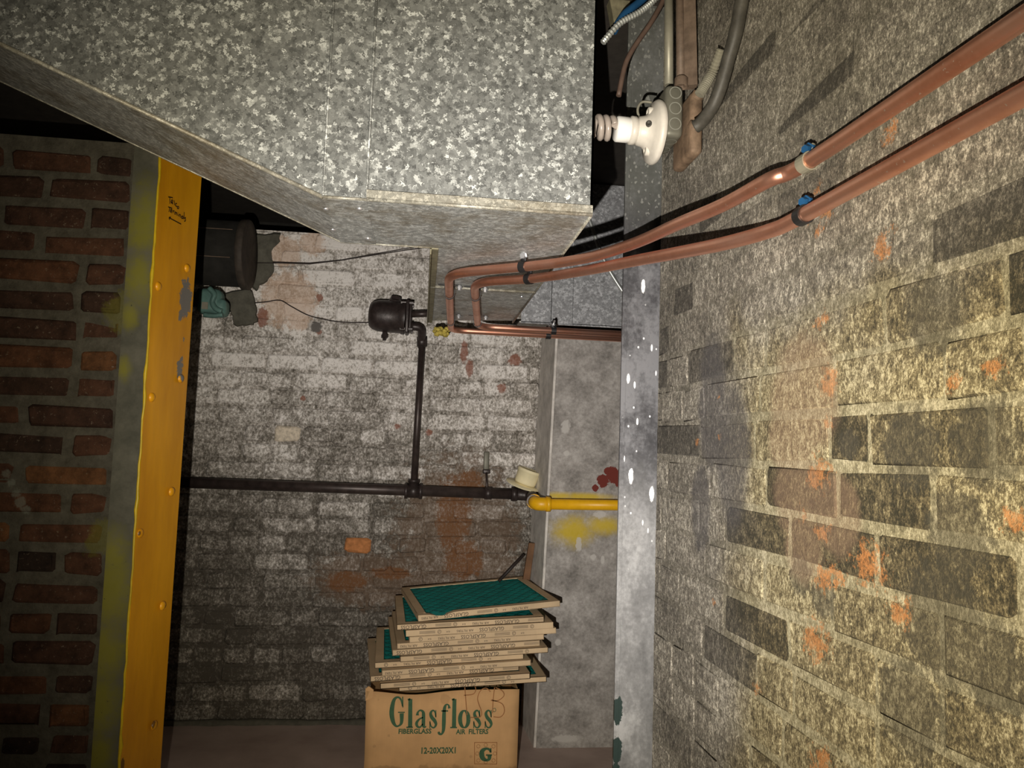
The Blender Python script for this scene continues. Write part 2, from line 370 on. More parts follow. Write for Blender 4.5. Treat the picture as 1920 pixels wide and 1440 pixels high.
def yellowpaint():
    n = N('yellow_gloss_paint', 0.38, 0, 0.45)
    z = n.noise(9, 4, 0.6, n.scaled((1, 1, 0.25))); fz = n.noise(60, 4, 0.7)
    c = n.ramp(z, [(0.35, (0.62, 0.27, 0.006)), (0.65, (0.82, 0.39, 0.01))])
    q = lambda x, y: hit(x, y, YP0, YPN)
    chip = n.any([n.blob(q(x, y), r, fz, 0.9, (1, 1, st), 0.1) for x, y, r, st in [(356, 560, 0.032, 0.55), (353, 640, 0.012, 0.6), (345, 690, 0.018, 0.5), (347, 590, 0.018, 0.8), (349, 735, 0.008, 1)]])
    c = n.mix(chip, c, (0.19, 0.18, 0.165))
    bare = n.any([n.blob(q(x, y), r, fz, 0.8, (1, 1, 0.6), 0.2) for x, y, r in [(330, 600, .003), (310, 615, .0025), (329, 612, .003), (326, 580, .002), (279, 985, .005), (300, 1260, .004), (287, 1355, .008), (231, 1435, .010), (296, 1425, .009), (262, 1000, .004), (310, 1140, .006), (285, 1230, .003), (268, 1210, .004), (322, 600, .003)]])
    c = n.mix(n.math('MULTIPLY', bare, 0.9), c, (0.12, 0.06, 0.015))
    n.bump(z, 0.25, 0.01)
    return n.done(c)
def olivepaint():
    n = N('yellow_overspray_on_steel', 0.6, 0, 0.3)
    mid = n.noise(20, 5, 0.7); fz = n.noise(70, 4, 0.7)
    base = n.ramp(mid, [(0.3, (0.05, 0.05, 0.036)), (0.7, (0.105, 0.10, 0.075))])
    q = lambda x, y: PY(x, y, 1.935)
    ov = n.any([n.blob(q(x, y), r, mid, 0.7, (1, 1, 0.55), 0.9) for x, y, r in [(270, 420, 0.075), (262, 520, 0.06), (245, 590, 0.03), (233, 690, 0.028), (212, 1040, 0.05), (205, 1110, 0.085), (195, 1220, 0.07), (188, 1330, 0.07), (185, 1420, 0.06)]])
    c = n.mix(n.math('MULTIPLY', ov, 0.75), base, (0.185, 0.17, 0.008))
    c = n.mix(n.step(fz, 0.66, 0.72), c, (0.03, 0.03, 0.02))
    return n.done(c)
def greypost():
    n = N('grey_painted_post', 0.5, 0.15, 0.4)
    mid = n.noise(9, 5, 0.7, n.scaled((1, 1, 0.5))); fine = n.noise(110, 4, 0.7); z = n.xyz()[2]
    f = n.math('ADD', n.math('MULTIPLY', mid, 0.75), n.math('MULTIPLY', fine, 0.25))
    c = n.ramp(f, [(0.38, (0.024, 0.024, 0.026)), (0.5, (0.062, 0.061, 0.066)), (0.62, (0.17, 0.17, 0.18))])
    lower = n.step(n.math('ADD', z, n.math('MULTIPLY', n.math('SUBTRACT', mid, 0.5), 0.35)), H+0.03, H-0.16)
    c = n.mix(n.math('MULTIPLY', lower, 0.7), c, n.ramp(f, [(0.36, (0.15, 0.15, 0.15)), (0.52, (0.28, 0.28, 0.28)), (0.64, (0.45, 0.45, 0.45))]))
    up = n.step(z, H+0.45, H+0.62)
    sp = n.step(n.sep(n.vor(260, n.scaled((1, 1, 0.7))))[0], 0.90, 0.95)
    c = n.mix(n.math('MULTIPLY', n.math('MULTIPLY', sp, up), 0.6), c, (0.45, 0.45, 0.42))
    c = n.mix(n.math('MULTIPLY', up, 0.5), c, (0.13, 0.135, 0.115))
    # white paint spatter and drips
    v = n.vor(70, n.scaled((1, 1, 0.75)), 'Distance'); rv = n.sep(n.vor(70, n.scaled((1, 1, 0.75))))[2]
    dots = n.math('MULTIPLY', n.step(v, 0.16, 0.10), n.step(rv, 0.72, 0.78))
    band = n.math('MULTIPLY', n.step(z, H-0.30, H-0.12), n.step(z, H+0.36, H+0.28))
    c = n.mix(n.math('MULTIPLY', dots, band), c, (0.85, 0.85, 0.85))
    q = lambda x, y: PY(x, y, YPOST)
    dr = n.any([n.blob(q(x, y), r, fine, 0.5, (1.6, 1, 0.5), 0.1) for x, y, r in [(1206, 536, .008), (1244, 545, .005), (1222, 652, .004), (1178, 710, .006), (1190, 722, .004), (1183, 892, .009), (1222, 925, .009), (1195, 790, .004), (1170, 860, .004), (1215, 995, .003), (1205, 980, .003), (1230, 700, .003)]])
    c = n.mix(dr, c, (0.88, 0.88, 0.88))
    gr = n.any([n.blob(q(x, y), r, fine, 0.5, (1.2, 1, 0.45), 0.1) for x, y, r in [(1158, 1332, .014), (1156, 1405, .014), (1154, 1450, .012)]])
    c = n.mix(gr, c, (0.022, 0.04, 0.036))
    n.bump(f, 0.35, 0.003)
    return n.done(c)
def concrete():
    n = N('stained_concrete', 0.85, 0, 0.25)
    mid = n.noise(11, 6, 0.7); fine = n.noise(90, 4, 0.7); z = n.xyz()[2]
    f = n.math('ADD', n.math('MULTIPLY', mid, 0.7), n.math('MULTIPLY', fine, 0.3))
    c = n.ramp(f, [(0.34, (0.15, 0.14, 0.128)), (0.5, (0.32, 0.30, 0.28)), (0.66, (0.52, 0.495, 0.47))])
    q = lambda x, y: PY(x, y, 2.82)
    yel = n.any([n.blob(q(1075, 995), 0.095, mid, 0.7, (0.8, 1, 1.2), 0.9), n.blob(q(1130, 985), 0.07, mid, 0.5, (0.6, 1, 1.4), 0.9), n.blob(q(1100, 932), 0.05, mid, 0.3, (0.35, 1, 2.2), 0.8), n.blob(q(1050, 930), 0.04, mid, 0.3, (0.5, 1, 1.8), 0.8)])
    c = n.mix(n.math('MULTIPLY', yel, 0.85), c, (0.58, 0.42, 0.015))
    red = n.any([n.blob(q(x, y), r*1.1, n.noise(32, 4, 0.7), 0.9, None, 0.1) for x, y, r in [(1150, 890, .028), (1130, 902, .024), (1140, 884, .014), (1165, 900, .026), (1116, 914, .013)]])
    c = n.mix(red, c, (0.15, 0.03, 0.022))
    wh = n.any([n.blob(q(x, y), r, fine, 0.8, st, 0.3) for x, y, r, st in [(1085, 1020, .02, (1.6, 1, .6)), (1060, 800, .02, (1, 1, .7)), (1062, 850, .012, None), (1112, 1045, .012, None), (1130, 1050, .012, (1.5, 1, .7)), (1046, 1204, .014, None), (1060, 1385, .03, (.5, 1, 2)), (1125, 965, .02, (.7, 1, 1.4))]])
    c = n.mix(n.math('MULTIPLY', wh, 0.75), c, (0.55, 0.53, 0.50))
    n.bump(f, 0.5, 0.004)
    return n.done(c)
def floormat():
    n = N('brown_concrete_floor', 0.7, 0, 0.3)
    mid = n.noise(5, 5, 0.6); fine = n.noise(120, 3, 0.7)
    c = n.ramp(mid, [(0.3, (0.40, 0.305, 0.27)), (0.7, (0.58, 0.46, 0.415))])
    c = n.mix(n.step(fine, 0.72, 0.78), c, (0.35, 0.30, 0.26))
    n.bump(fine, 0.2, 0.002)
    return n.done(c)
def cardboard(name, col, stain=0.0):
    n = N(name, 0.85, 0, 0.15)
    z = n.noise(8, 4, 0.6); l = n.noise(60, 2, 0.5, n.scaled((4, 4, 0.15)))
    c = n.mix(n.math('MULTIPLY', l, 0.35), n.ramp(z, [(0.3, tuple(q*0.82 for q in col)), (0.7, tuple(q*1.1 for q in col))]), tuple(q*0.8 for q in col))
    if stain:
        zz = n.math('ADD', n.xyz()[2], n.math('MULTIPLY', n.math('SUBTRACT', n.noise(14, 3), 0.5), 0.10))
        c = n.mix(n.math('MULTIPLY', n.step(zz, 0.045, 0.035), 0.55), c, tuple(q*0.5 for q in col))
        fz = n.noise(40, 4, 0.7)
        sp = n.any([n.blob(PY(x, y, 2.55), r, fz, 0.8) for x, y, r in [(709, 1313, .007), (702, 1400, .007), (729, 1380, .006), (883, 1419, .006), (835, 1312, .02)]])
        c = n.mix(n.math('MULTIPLY', sp, 0.35), c, tuple(q*0.5 for q in col))
    return n.done(c)
def media():
    n = N('teal_fibre_media', 0.75, 0, 0.3)
    f = n.noise(220, 4, 0.8); z = n.noise(18, 3)
    c = n.ramp(z, [(0.3, (0.0, 0.26, 0.24)), (0.7, (0.006, 0.42, 0.38))])
    c = n.mix(n.step(f, 0.55, 0.7), c, (0.05, 0.52, 0.44))
    n.bump(f, 0.6, 0.003)
    return n.done(c)

# post corner of the yellow channel
YP0 = V((-0.656, 1.93, 0)); YPD = V((0.235, 0.972, 0)); YPN = V((0.972, -0.235, 0))
YPOST = 1.63
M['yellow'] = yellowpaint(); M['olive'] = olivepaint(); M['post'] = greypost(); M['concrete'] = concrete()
M['floor'] = floormat(); M['box'] = cardboard('box_cardboard', (0.66, 0.40, 0.19), 1.0); M['frame'] = cardboard('filter_cardboard', (0.64, 0.48, 0.30)); M['frame_dark'] = cardboard('soiled_filter_cardboard', (0.22, 0.17, 0.11))
M['media'] = media()
M['yellow_pipe'] = plain('yellow_pipe_paint', (0.78, 0.42, 0.008), 0.4, 0, 0.12, 25, 0.4)
M['lip'] = plain('thick_yellow_paint_edge', (0.52, 0.36, 0.008), 0.4, 0, 0.2, 30, 0.4)

# ================================================================== SETTING
def struct(name, mb, m, **k): return obj(name, mb, m, None, kind='structure', **k)
struct('floor', MB().box((0, 1.3, -0.05), (5, 4.8, 0.10)), M['floor'])
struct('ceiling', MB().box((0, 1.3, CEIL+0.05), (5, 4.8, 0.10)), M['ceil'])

def brick_variants(L, Hh, D, n, bev, jit, key, cr=(0.006, 0.014)):
    out = []
    for i in range(n):
        rr = random.Random(f'{key}{i}'); hx, hz = L/2, Hh/2
        c = [rr.uniform(*cr) for _ in range(4)]
        o = [(-hx+c[0], -hz), (hx-c[1], -hz), (hx, -hz+c[1]*.8), (hx, hz-c[2]*.8), (hx-c[2], hz), (-hx+c[3], hz), (-hx, hz-c[3]*.8), (-hx, -hz+c[0]*.8)]
        o = [(x+rr.uniform(-jit, jit), z+rr.uniform(-jit, jit)) for x, z in o]
        vs = [(x, D/2, z) for x, z in o] + [(x, -D/2+bev*0.8, z) for x, z in o]
        vs += [(x*(1-bev/hx), -D/2+rr.uniform(-bev, bev)*0.35, z*(1-bev/hz)) for x, z in o]
        fs = [(k, (k+1) % 8, 8+(k+1) % 8, 8+k) for k in range(8)] + [(8+k, 8+(k+1) % 8, 16+(k+1) % 8, 16+k) for k in range(8)] + [tuple(range(16, 24))]
        m_ = MB().add(vs, fs); me = m_.mesh('brick'); out.append(me)
        for p in me.polygons: p.use_smooth = len(p.vertices) < 5
    return out
def lay(wall, x0, x1, y, z, meshes, mat, L, rnd, sx=0.0015, dz=0.002):
    """one brick between x0 and x1 (local) at height z, front at local y"""
    me = rnd.choice(meshes).copy() if False else rnd.choice(meshes)
    b = bpy.data.objects.new('brick', me); COL.objects.link(b); b.parent = wall
    b.location = ((x0+x1)/2, y+rnd.uniform(-sx, sx), z+rnd.uniform(-dz, dz)); b.scale = ((x1-x0)/L*rnd.choice((1, -1)), 1, 1)
    b.rotation_euler = (0, rnd.uniform(-0.008, 0.008), 0)
    if mat is not None:
        b.material_slots[0].link = 'OBJECT'; b.material_slots[0].material = mat
    return b

# ---- back wall
CO = 0.0705
wb = MB()
topz = H+0.842
prof = [(-1.3, 0)]; wb.box((-0.75, YB+0.055, topz/2), (2.7, 0.10, topz))
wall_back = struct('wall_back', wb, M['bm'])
# worn top edge and a slab coloured near-black for the darkness of the void above
struct('wall_back_upper', MB().box((0, 3.66, H+0.5), (5, 0.08, 1.4)), M['soot_void'])
bs = brick_variants(0.20, 0.059, 0.03, 8, 0.007, 0.004, 'bs'); bh = brick_variants(0.097, 0.059, 0.03, 8, 0.007, 0.004, 'bh')
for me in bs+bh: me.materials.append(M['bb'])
rnd = random.Random(3)
cream = PY(528, 811, YB); orange = PY(663, 1008, YB)
ncourse = 27
for r in range(ncourse):
    z = (r+0.5)*CO
    header = (r % 6 == 3)
    x = -1.02 + (0.0 if r % 2 else -0.105) + rnd.uniform(-0.02, 0.02)
    while x < 0.462:
        short = header or rnd.random() < 0.16
        for sp in (cream, orange):
            if abs(z-sp.z) < CO/2 and abs(x-(sp.x-0.05)) < 0.1: short = True
        L = 0.097 if short else 0.20
        x1 = min(x+L*rnd.uniform(0.97, 1.03), 0.468)
        if x1-x > 0.035:
            m_ = None
            for sp, mm in ((cream, 'cream_brick'), (orange, 'orange_brick')):
                if abs(z-sp.z) < CO/2 and x-0.004 < sp.x < x1+0.004: m_ = M[mm]
            lay(wall_back, x, x1, YB+0.0145, z, bh if short else bs, m_, L, rnd, 0.003, 0.003)
        x = x1+rnd.uniform(0.008, 0.013)
# mortar fillet at the floor
fb = MB(); pts = [V((-1.15+i*0.06, YB-0.012-0.012*random.random(), 0.0)) for i in range(20)]
fb.tube(pts, [0.014+0.008*random.random() for _ in pts], 8)
obj('mortar_fillet', fb, M['cement'], wall_back)

# ---- concrete pier at the right of the back wall
pier = MB().box((0.456+0.40, 2.82+0.15, (H+0.465)/2), (0.80, 0.30, H+0.465))
pm = MB()
bm = bmesh.new(); bmesh.ops.create_cube(bm, size=1)
def pierx(front, topf): return (0.446+0.039*topf) if front else (0.436+0.041*topf)
for v in bm.verts: v.co = V((1.26 if v.co.x > 0 else pierx(v.co.y < 0, v.co.z+0.5), 2.97+v.co.y*0.30, (H+0.465)*(v.co.z+0.5)))
bmesh.ops.bevel(bm, geom=[e for e in bm.edges if abs(e.verts[0].co.z-e.verts[1].co.z) > 0.5], offset=0.008, segments=2, affect='EDGES')
bm.verts.index_update(); pm.add([v.co.copy() for v in bm.verts], [tuple(v.index for v in f.verts) for f in bm.faces]); bm.free()
struct('wall_pier', pm, M['concrete'])
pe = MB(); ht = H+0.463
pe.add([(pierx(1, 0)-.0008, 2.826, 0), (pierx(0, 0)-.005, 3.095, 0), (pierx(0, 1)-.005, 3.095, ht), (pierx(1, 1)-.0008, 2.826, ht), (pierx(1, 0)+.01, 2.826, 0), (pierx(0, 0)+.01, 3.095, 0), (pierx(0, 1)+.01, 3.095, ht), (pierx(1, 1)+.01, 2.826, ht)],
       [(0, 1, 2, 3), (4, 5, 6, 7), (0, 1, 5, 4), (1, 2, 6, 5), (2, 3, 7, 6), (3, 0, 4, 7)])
obj('lightened_edge', pe, M['lightened_plaster'], bpy.data.objects['wall_pier'], label='plastered edge of the pier, lightened in colour to stand in for light')  # thin strip coloured paler so the grazed side looks lit like the front
fb = MB(); pts = [V((0.445+i*0.05, 2.812+0.004*random.random(), 0.0)) for i in range(9)]
fb.tube(pts, [0.010+0.008*random.random() for _ in pts], 8); 

# ---- left wall
wl = MB().box((-1.57, YL+0.085, (H+0.73)/2), (1.70, 0.15, H+0.73))
wall_left = struct('wall_left', wl, M['lm'])
ls = brick_variants(0.195, 0.051, 0.03, 6, 0.007, 0.004, 'ls', (0.004, 0.010)); lh = brick_variants(0.09, 0.051, 0.03, 6, 0.007, 0.004, 'lh', (0.004, 0.010))
for me in ls+lh: me.materials.append(M['lb'])
zt = PY(125, 301, YL).z; co = 0.0695
for r in range(26):
    z = zt-r*co
    if z < 0.03: break
    xr = -0.745 if r % 2 else -0.742
    x = xr; k = 0
    while x > -1.75:
        first_short = (r % 2 == 0 and k == 0)
        L = 0.09 if first_short or rnd.random() < 0.12 else 0.195
        x0 = x-L*rnd.uniform(0.93, 1.0)
        lay(wall_left, x0, x, YL+0.0205, z, lh if L < 0.1 else ls, None, L, rnd, 0.003, 0.003)
        x = x0-rnd.uniform(0.014, 0.022); k += 1
# ---- right wall
th = math.atan2(-WD.y, -WD.x)
wall_right = bpy.data.objects.new('wall_right', None)
U0 = 1.60                                                      # far end (y of the wall)
far = W0+WD*((U0-W0.y)/WD.y)
me = MB().box((0.95, 0.105, (CEIL)/2), (1.90, 0.20, CEIL)).mesh('wall_right'); me.materials.append(M['rm'])
wall_right = bpy.data.objects.new('wall_right', me); COL.objects.link(wall_right); wall_right['kind'] = 'structure'
wall_right.location = (far.x, far.y, 0); wall_right.rotation_euler = (0, 0, th)
rs = brick_variants(0.20, 0.060, 0.03, 8, 0.003, 0.0030, 'rs', (0.003, 0.006))
for me in rs: me.materials.append(M['rb'])
def ul(x, y): return (far-PW(x, y)).dot(WD)                    # distance from the far end
zref = PW(1438, 780).z
zstep = (PW(1438, 602).z-PW(1438, 1224).z)/7
known = {-1: [(1410, 825), (1550, 825), (1624, 825), (1849, 825)], 0: [(1559, 720), (1763, 700)], 1: [(1430, 650), (1654, 610), (1880, 600)], -2: [(1432, 915), (1566, 940), (1745, 960)],
         -3: [(1477, 1010), (1638, 1050)], -4: [(1428, 1090), (1553, 1140), (1760, 1230)], -5: [(1475, 1210), (1638, 1290)], -6: [(1482, 1330), (1640, 1420)], 2: [(1500, 560), (1735, 500)]}
rnd = random.Random(11)
for k in range(-int(zref/zstep), int((CEIL-zref)/zstep)+1):
    z = zref+(k+0.5)*zstep
    if z < 0.04 or z > CEIL-0.03: continue
    if k in known: js = sorted(ul(*p) for p in known[k])
    else: js = [0.10+0.105*(k % 2)+rnd.uniform(-0.02, 0.02)]
    js = [j for j in js if j > 0.01]
    while js[0] > 0.12: js.insert(0, js[0]-rnd.choice((0.2, 0.21, 0.105)))
    while js[-1] < 1.55: js.append(js[-1]+rnd.choice((0.205, 0.21, 0.205, 0.105)))
    js = [0.0]+[j for j in js if j > 0.03]
    for a, b in zip(js, js[1:]):
        flush = z > H+0.22
        lay(wall_right, a+0.004, b-0.004, 0.0198 if flush else 0.0184, z, rs, None, 0.20, rnd, 0.0003 if flush else 0.0008, 0.002)

# ================================================================== POSTS
# yellow channel lining the left jamb (leans a little, as in the photo)
lean = PY(225, 1440, 1.93).x - PY(300, 330, 1.93).x
zz0, zz1 = PY(225, 1440, 1.93).z, PY(300, 330, 1.93).z
P1x = PY(376, 362, 2.12).x; P1b = PY(301, 1440, 2.12).x; z1t, z1b = PY(376, 362, 2.12).z, PY(301, 1440, 2.12).z
def lx2(z): return P1x+(z-z1t)/(z1b-z1t)*(P1b-P1x)-(YP0+YPD*0.195).x
def lx(z): return (z-zz1)/(zz0-zz1)*lean + PY(300, 330, 1.93).x - YP0.x
ytop = H+0.80
yp = thing('channel_post', 'bright yellow steel channel post lining the left brick jamb, with handwriting near its top', 'post', (YP0.x, YP0.y, 0))
def slabz(a, b, d, n=14, twist=False):
    """vertical plate from a to b (plan points) with thickness d, following the lean"""
    vs = []; fs = []
    for i in range(n+1):
        z = ytop*i/n; sh = V((lx(z), 0, z))
        s2 = V((lx2(z), 0, z)) if twist else sh
        vs += [V(a)+sh, V(b)+s2, V(b)+V(d)+s2, V(a)+V(d)+sh]
    for i in range(n):
        for k in range(4): fs.append((4*i+k, 4*i+(k+1) % 4, 4*i+4+(k+1) % 4, 4*i+4+k))
    fs += [(3, 2, 1, 0), (4*n, 4*n+1, 4*n+2, 4*n+3)]
    return MB().add(vs, fs)
obj('web', slabz(YP0, YP0+YPD*0.195, -YPN*0.009, 14, True), M['yellow'], yp)
obj('flange', slabz(YP0-V((0.064, 0, 0)), YP0-V((0.003, 0, 0)), (0, 0.010, 0)), M['olive'], yp, label='dull olive overspray over bare steel')
lb = MB(); pts = []; rr = []
for i in range(70):
    z = ytop*i/69; pts.append(V((YP0.x+lx(z)-0.002+random.uniform(-.0015, .0015), YP0.y-0.001, z))); rr.append(0.0022+0.003*max(0, math.sin(i*0.6))*random.random()+0.0008*random.random())
lb.tube(pts, rr, 6); obj('paint_bead', lb, M['lip'], yp, label='thick bright yellow paint bead along the corner')
for (x, y) in [(297, 537), (351, 503), (285, 745), (339, 710), (263, 1000), (322, 922), (305, 1136), (289, 1360)]:
    pt = hit(x, y, YP0+V((lx(hit(x, y, YP0, YPN).z), 0, 0)), YPN)
    rb = MB().lathe([(0.0115, 0), (0.011, 0.0025), (0.008, 0.005), (0.004, 0.0062), (0, 0.0065)], pt-YPN*0.001, YPN, 12)
    obj('rivet', rb, M['yellow'], yp)
def strokes(mb, list_, conv, nrm, wid, sub=4):
    for s_ in list_:
        p = catmull([tuple(map(float, q)) for q in s_], sub) if len(s_) > 2 else s_
        pts = [conv(q[0], q[1]) for q in p]
        mb.ribbon(pts, nrm, [wid if len(q) < 3 else wid*q[2] for q in p])
telco = [[(573, 536), (600, 540), (624, 546)], [(592, 540), (590, 575), (592, 614)], [(606, 592), (622, 594), (622, 574), (608, 576), (606, 600), (628, 614)], [(640, 574), (646, 630)], [(670, 612), (658, 610), (655, 634), (672, 644)], [(682, 640), (692, 652), (686, 668), (674, 660), (680, 640)],
         [(572, 648), (596, 656), (616, 664)], [(590, 655), (580, 706)], [(598, 692), (614, 694), (612, 676), (600, 680), (598, 702), (612, 714)], [(626, 690), (626, 718)], [(626, 702), (632, 692), (642, 694)], [(646, 736), (647, 706), (656, 712), (658, 738)], [(658, 720), (666, 712), (672, 722), (672, 746)], [(686, 730), (687, 752)], [(685, 714), (687, 718)],
         [(698, 762), (698, 736), (710, 738), (714, 770)], [(737, 752), (724, 756), (724, 776), (736, 776), (738, 750), (742, 782)], [(752, 706), (750, 790)], [(770, 768), (758, 772), (768, 788), (764, 806), (752, 808)], [(718, 842), (650, 806), (582, 769)], [(602, 764), (582, 769), (588, 794)]]
hw = MB(); zt_ = hit(330, 390, YP0, YPN).z
conv = lambda a, b: hit(220+a/6, 280+b/6, YP0+V((lx(zt_), 0, 0))+YPN*0.0012, YPN)
strokes(hw, telco, conv, YPN, 0.0028)
obj('handwriting', hw, M['ink'], yp, False, label='black handwritten words Telco Terminals over an arrow')

# grey channel at the end of the right wall
gp = thing('steel_post', 'grey spattered steel post at the far end of the right wall', 'post', (0.46, YPOST, 0))
xl_, xr_ = PY(1163, 800, YPOST).x, PY(1256, 800, YPOST).x
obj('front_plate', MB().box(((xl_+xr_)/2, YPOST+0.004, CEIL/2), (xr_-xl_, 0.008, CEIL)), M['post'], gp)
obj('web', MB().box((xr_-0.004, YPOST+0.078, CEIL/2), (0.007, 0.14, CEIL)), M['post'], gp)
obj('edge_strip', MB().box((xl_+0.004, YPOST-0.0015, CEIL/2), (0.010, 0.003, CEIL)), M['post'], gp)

# ================================================================== BIG DUCT
du = thing('sheet_metal_duct', 'large spangled galvanized air duct hanging across the top of the opening', 'duct', (0.1, 1.7, H+ZD))
def fq(x, y, dy=0.0): return PY(x, y, YD+dy)
dtop = CEIL-0.005
zb = H+ZD
Xr = fq(1110, 396).x; Xs1 = fq(687, 375).x; Xs0 = fq(606, 366).x
Lp = fq(0, 82); slope = (Lp.z-zb)/(Lp.x-Xs0)
XL = Xs0-(dtop-zb-0.02)/(-slope)
def zlow(x): return zb if x >= Xs0 else zb+(x-Xs0)*slope
YBK = 1.705
obj('left_panel', MB().prism([(XL, YD, zlow(XL)), (Xs0, YD, zb), (Xs0, YD, dtop), (XL, YD, dtop)], (0, 0.004, 0)), M['galv'], du)
obj('slip_band', MB().prism([(Xs0, YD-0.003, zb-0.001), (Xs1, YD-0.003, zb-0.001), (Xs1, YD-0.003, dtop), (Xs0, YD-0.003, dtop)], (0, 0.006, 0)), M['galv'], du)
obj('right_panel', MB().prism([(Xs1, YD, zb), (Xr, YD, zb), (Xr, YD, dtop), (Xs1, YD, dtop)], (0, 0.004, 0)), M['galv'], du)
obj('end_panel', MB().prism([(Xr-0.004, YD, zb), (Xr-0.004, 2.66, zb), (Xr-0.004, 2.66, dtop), (Xr-0.004, YD, dtop)], (0.004, 0, 0)), M['galv'], du)
e = MB(); e.tube([(Xs0, YD-0.003, zb), (Xs0, YD-0.003, dtop)], 0.0028, 6); e.tube([(Xs1, YD-0.0035, zb), (Xs1, YD-0.0035, dtop)], 0.0028, 6)
obj('standing_seam', e, M['galv'], du)
hm = MB(); hm.box(((Xs1+Xr)/2, YD-0.004, zb+0.009), (Xr-Xs1, 0.006, 0.018)); hm.tube([(Xs1, YD-0.004, zb+0.001), (Xr, YD-0.004, zb+0.001)], 0.004, 8)
obj('bottom_hem', hm, M['hem'], du)
hl = MB(); hl.tube([(XL, YD, zlow(XL)), (Xs0, YD-0.001, zb)], 0.004, 8); hl.tube([(Xs0, YD-0.004, zb), (Xs1, YD-0.004, zb)], 0.003, 8)
obj('edge_roll', hl, M['hem'], du)
obj('sloped_underside', MB().prism([(XL, YD, zlow(XL)), (Xs0, YD, zb), (Xs0, YBK, zb), (XL, YBK, zlow(XL))], (0, 0, 0.004)), M['galv_under'], du)
XB = PZ(806, 470, ZD).x
obj('band_underside', MB().prism([(Xs0, YD, zb-0.002), (Xs1, YD, zb-0.002), (Xs1, YBK+0.004, zb-0.002), (Xs0, YBK+0.004, zb-0.002)], (0, 0, 0.004)), M['galv_under'], du)
obj('main_underside', MB().prism([(Xs1, YD, zb), (Xr, YD, zb), (Xr, 2.12, zb), (XB, 2.12, zb), (XB, YBK, zb), (Xs1, YBK, zb)], (0, 0, 0.004)), M['galv_under'], du)
obj('branch_underside', MB().prism([(XB, 2.12, zb), (Xr, 2.12, zb), (Xr, 2.66, zb+0.006), (XB, 2.74, zb+0.004)], (0, 0, 0.004)), M['galv_under'], du)
obj('back_panel', MB().prism([(XL, YBK, zlow(XL)), (Xs0, YBK, zb), (XB, YBK, zb), (XB, YBK, dtop), (XL, YBK, dtop)], (0, 0.004, 0)), M['galv_under'], du)
obj('branch_side', MB().prism([(XB, YBK, zb), (XB, 2.74, zb), (XB, 2.74, dtop), (XB, YBK, dtop)], (0.004, 0, 0)), M['galv_under'], du)
sj = MB(); sj.tube([(XB+0.004, 2.12, zb-0.002), (Xr, 2.12, zb-0.002)], 0.004, 6); sj.tube([(Xr-0.002, YD, zb-0.001), (Xr-0.002, 2.66, zb-0.001)], 0.003, 6)
sj.tube([(Xs0, YBK, zb-0.001), (XB, YBK, zb-0.001)], 0.0022, 6); sj.tube([(XL, YBK, zlow(XL)), (Xs0, YBK, zb)], 0.0022, 6)
obj('underside_seam', sj, M['hem'], du)
fl = MB(); fl.box((XB+0.002, (YBK+2.74)/2, zb-0.008), (0.003, 2.74-YBK, 0.016)); fl.box((XB+0.010, (YBK+2.74)/2, zb-0.0025), (0.018, 2.74-YBK, 0.003))
obj('branch_flange', fl, M['flangeold'], du, label='soiled yellowish flange along the branch')
for (x, y) in [(674, 391), (690, 447), (611, 391), (624, 430), (978, 556)]:
    p = PZ(x, y, ZD-0.002); obj('screw', MB().lathe([(0.0055, 0), (0.0055, 0.002), (0.004, 0.0035), (0, 0.004)], p, (0, 0, -1), 10), M['bolt'], du)
ins = MB()
p0 = PZ(828, 621, ZD-0.02)
for i in range(26):
    c = p0+V((random.uniform(-.026, .026), random.uniform(-.02, .02), random.uniform(-.014, .010)))
    ins.rbox(c, (0.022, 0.018, 0.014), 0.005, Matrix.Rotation(random.random()*3, 3, 'Z') @ Matrix.Rotation(random.random(), 3, 'X'), 1)
obj('insulation_tuft', ins, M['insul'], du, label='tuft of yellow glass wool at the branch end')

# far duct over the pier
fd = thing('far_duct', 'darker galvanized duct over the concrete pier behind the grey post', 'duct', (0.6, 2.79, H+0.47))
zf = H+0.470; YF = 2.79
xa, xb_ = PY(1034, 570, YF).x, PY(1074, 570, YF).x
for nm, a, b, o in (('left_panel', 0.345, xa, 0.0), ('middle_panel', xa, xb_, -0.003), ('right_panel', xb_, 1.1, 0.0)):
    obj(nm, MB().box(((a+b)/2, YF+o+0.003, (zf+dtop)/2), (b-a-0.002, 0.006, dtop-zf)), M['galv_back'], fd)
obj('underside', MB().box((0.72, YF+0.14, zf+0.003), (0.76, 0.28, 0.005)), M['galv_under'], fd)
obj('bottom_hem', MB().tube([(0.345, YF-0.002, zf), (1.1, YF-0.002, zf)], 0.0035, 6), M['galv_back'], fd)
p = PY(1085, 608, YF+0.02); obj('screw', MB().lathe([(0.006, 0), (0.005, 0.003), (0, 0.004)], (p.x, YF+0.05, zf), (0, 0, -1), 8), M['bolt'], fd)
cb = MB(); pts = [PY(x, y, YF-0.014) for x, y in [(1100, 400), (1112, 432), (1122, 462), (1136, 495), (1150, 520), (1172, 553), (1200, 590)]]
cb.tube([V(q) for q in catmull([tuple(q) for q in pts], 4)], 0.0075, 8)
tag(obj('grey_cable', cb, M['silver']), 'thick grey cable crossing the far duct behind the copper pipes', 'cable')

# ================================================================== COPPER PIPES
R_C = 0.011
zA, zB = 0.405, 0.334
pa = [PW(2150, -118, 0.018), PW(1920, 38, 0.018), PW(1515, 308, 0.018)]
for q in pa: q.z = H+zA
def cz(x, y, z): return PZ(x, y, z)
pathA = [pa[0], pa[1], pa[2], cz(1442, 337, 0.400), cz(1356, 384, 0.400), cz(1271, 420, 0.399), cz(1195, 454, 0.400), cz(1115, 480, 0.405), cz(1046, 493, 0.412)]
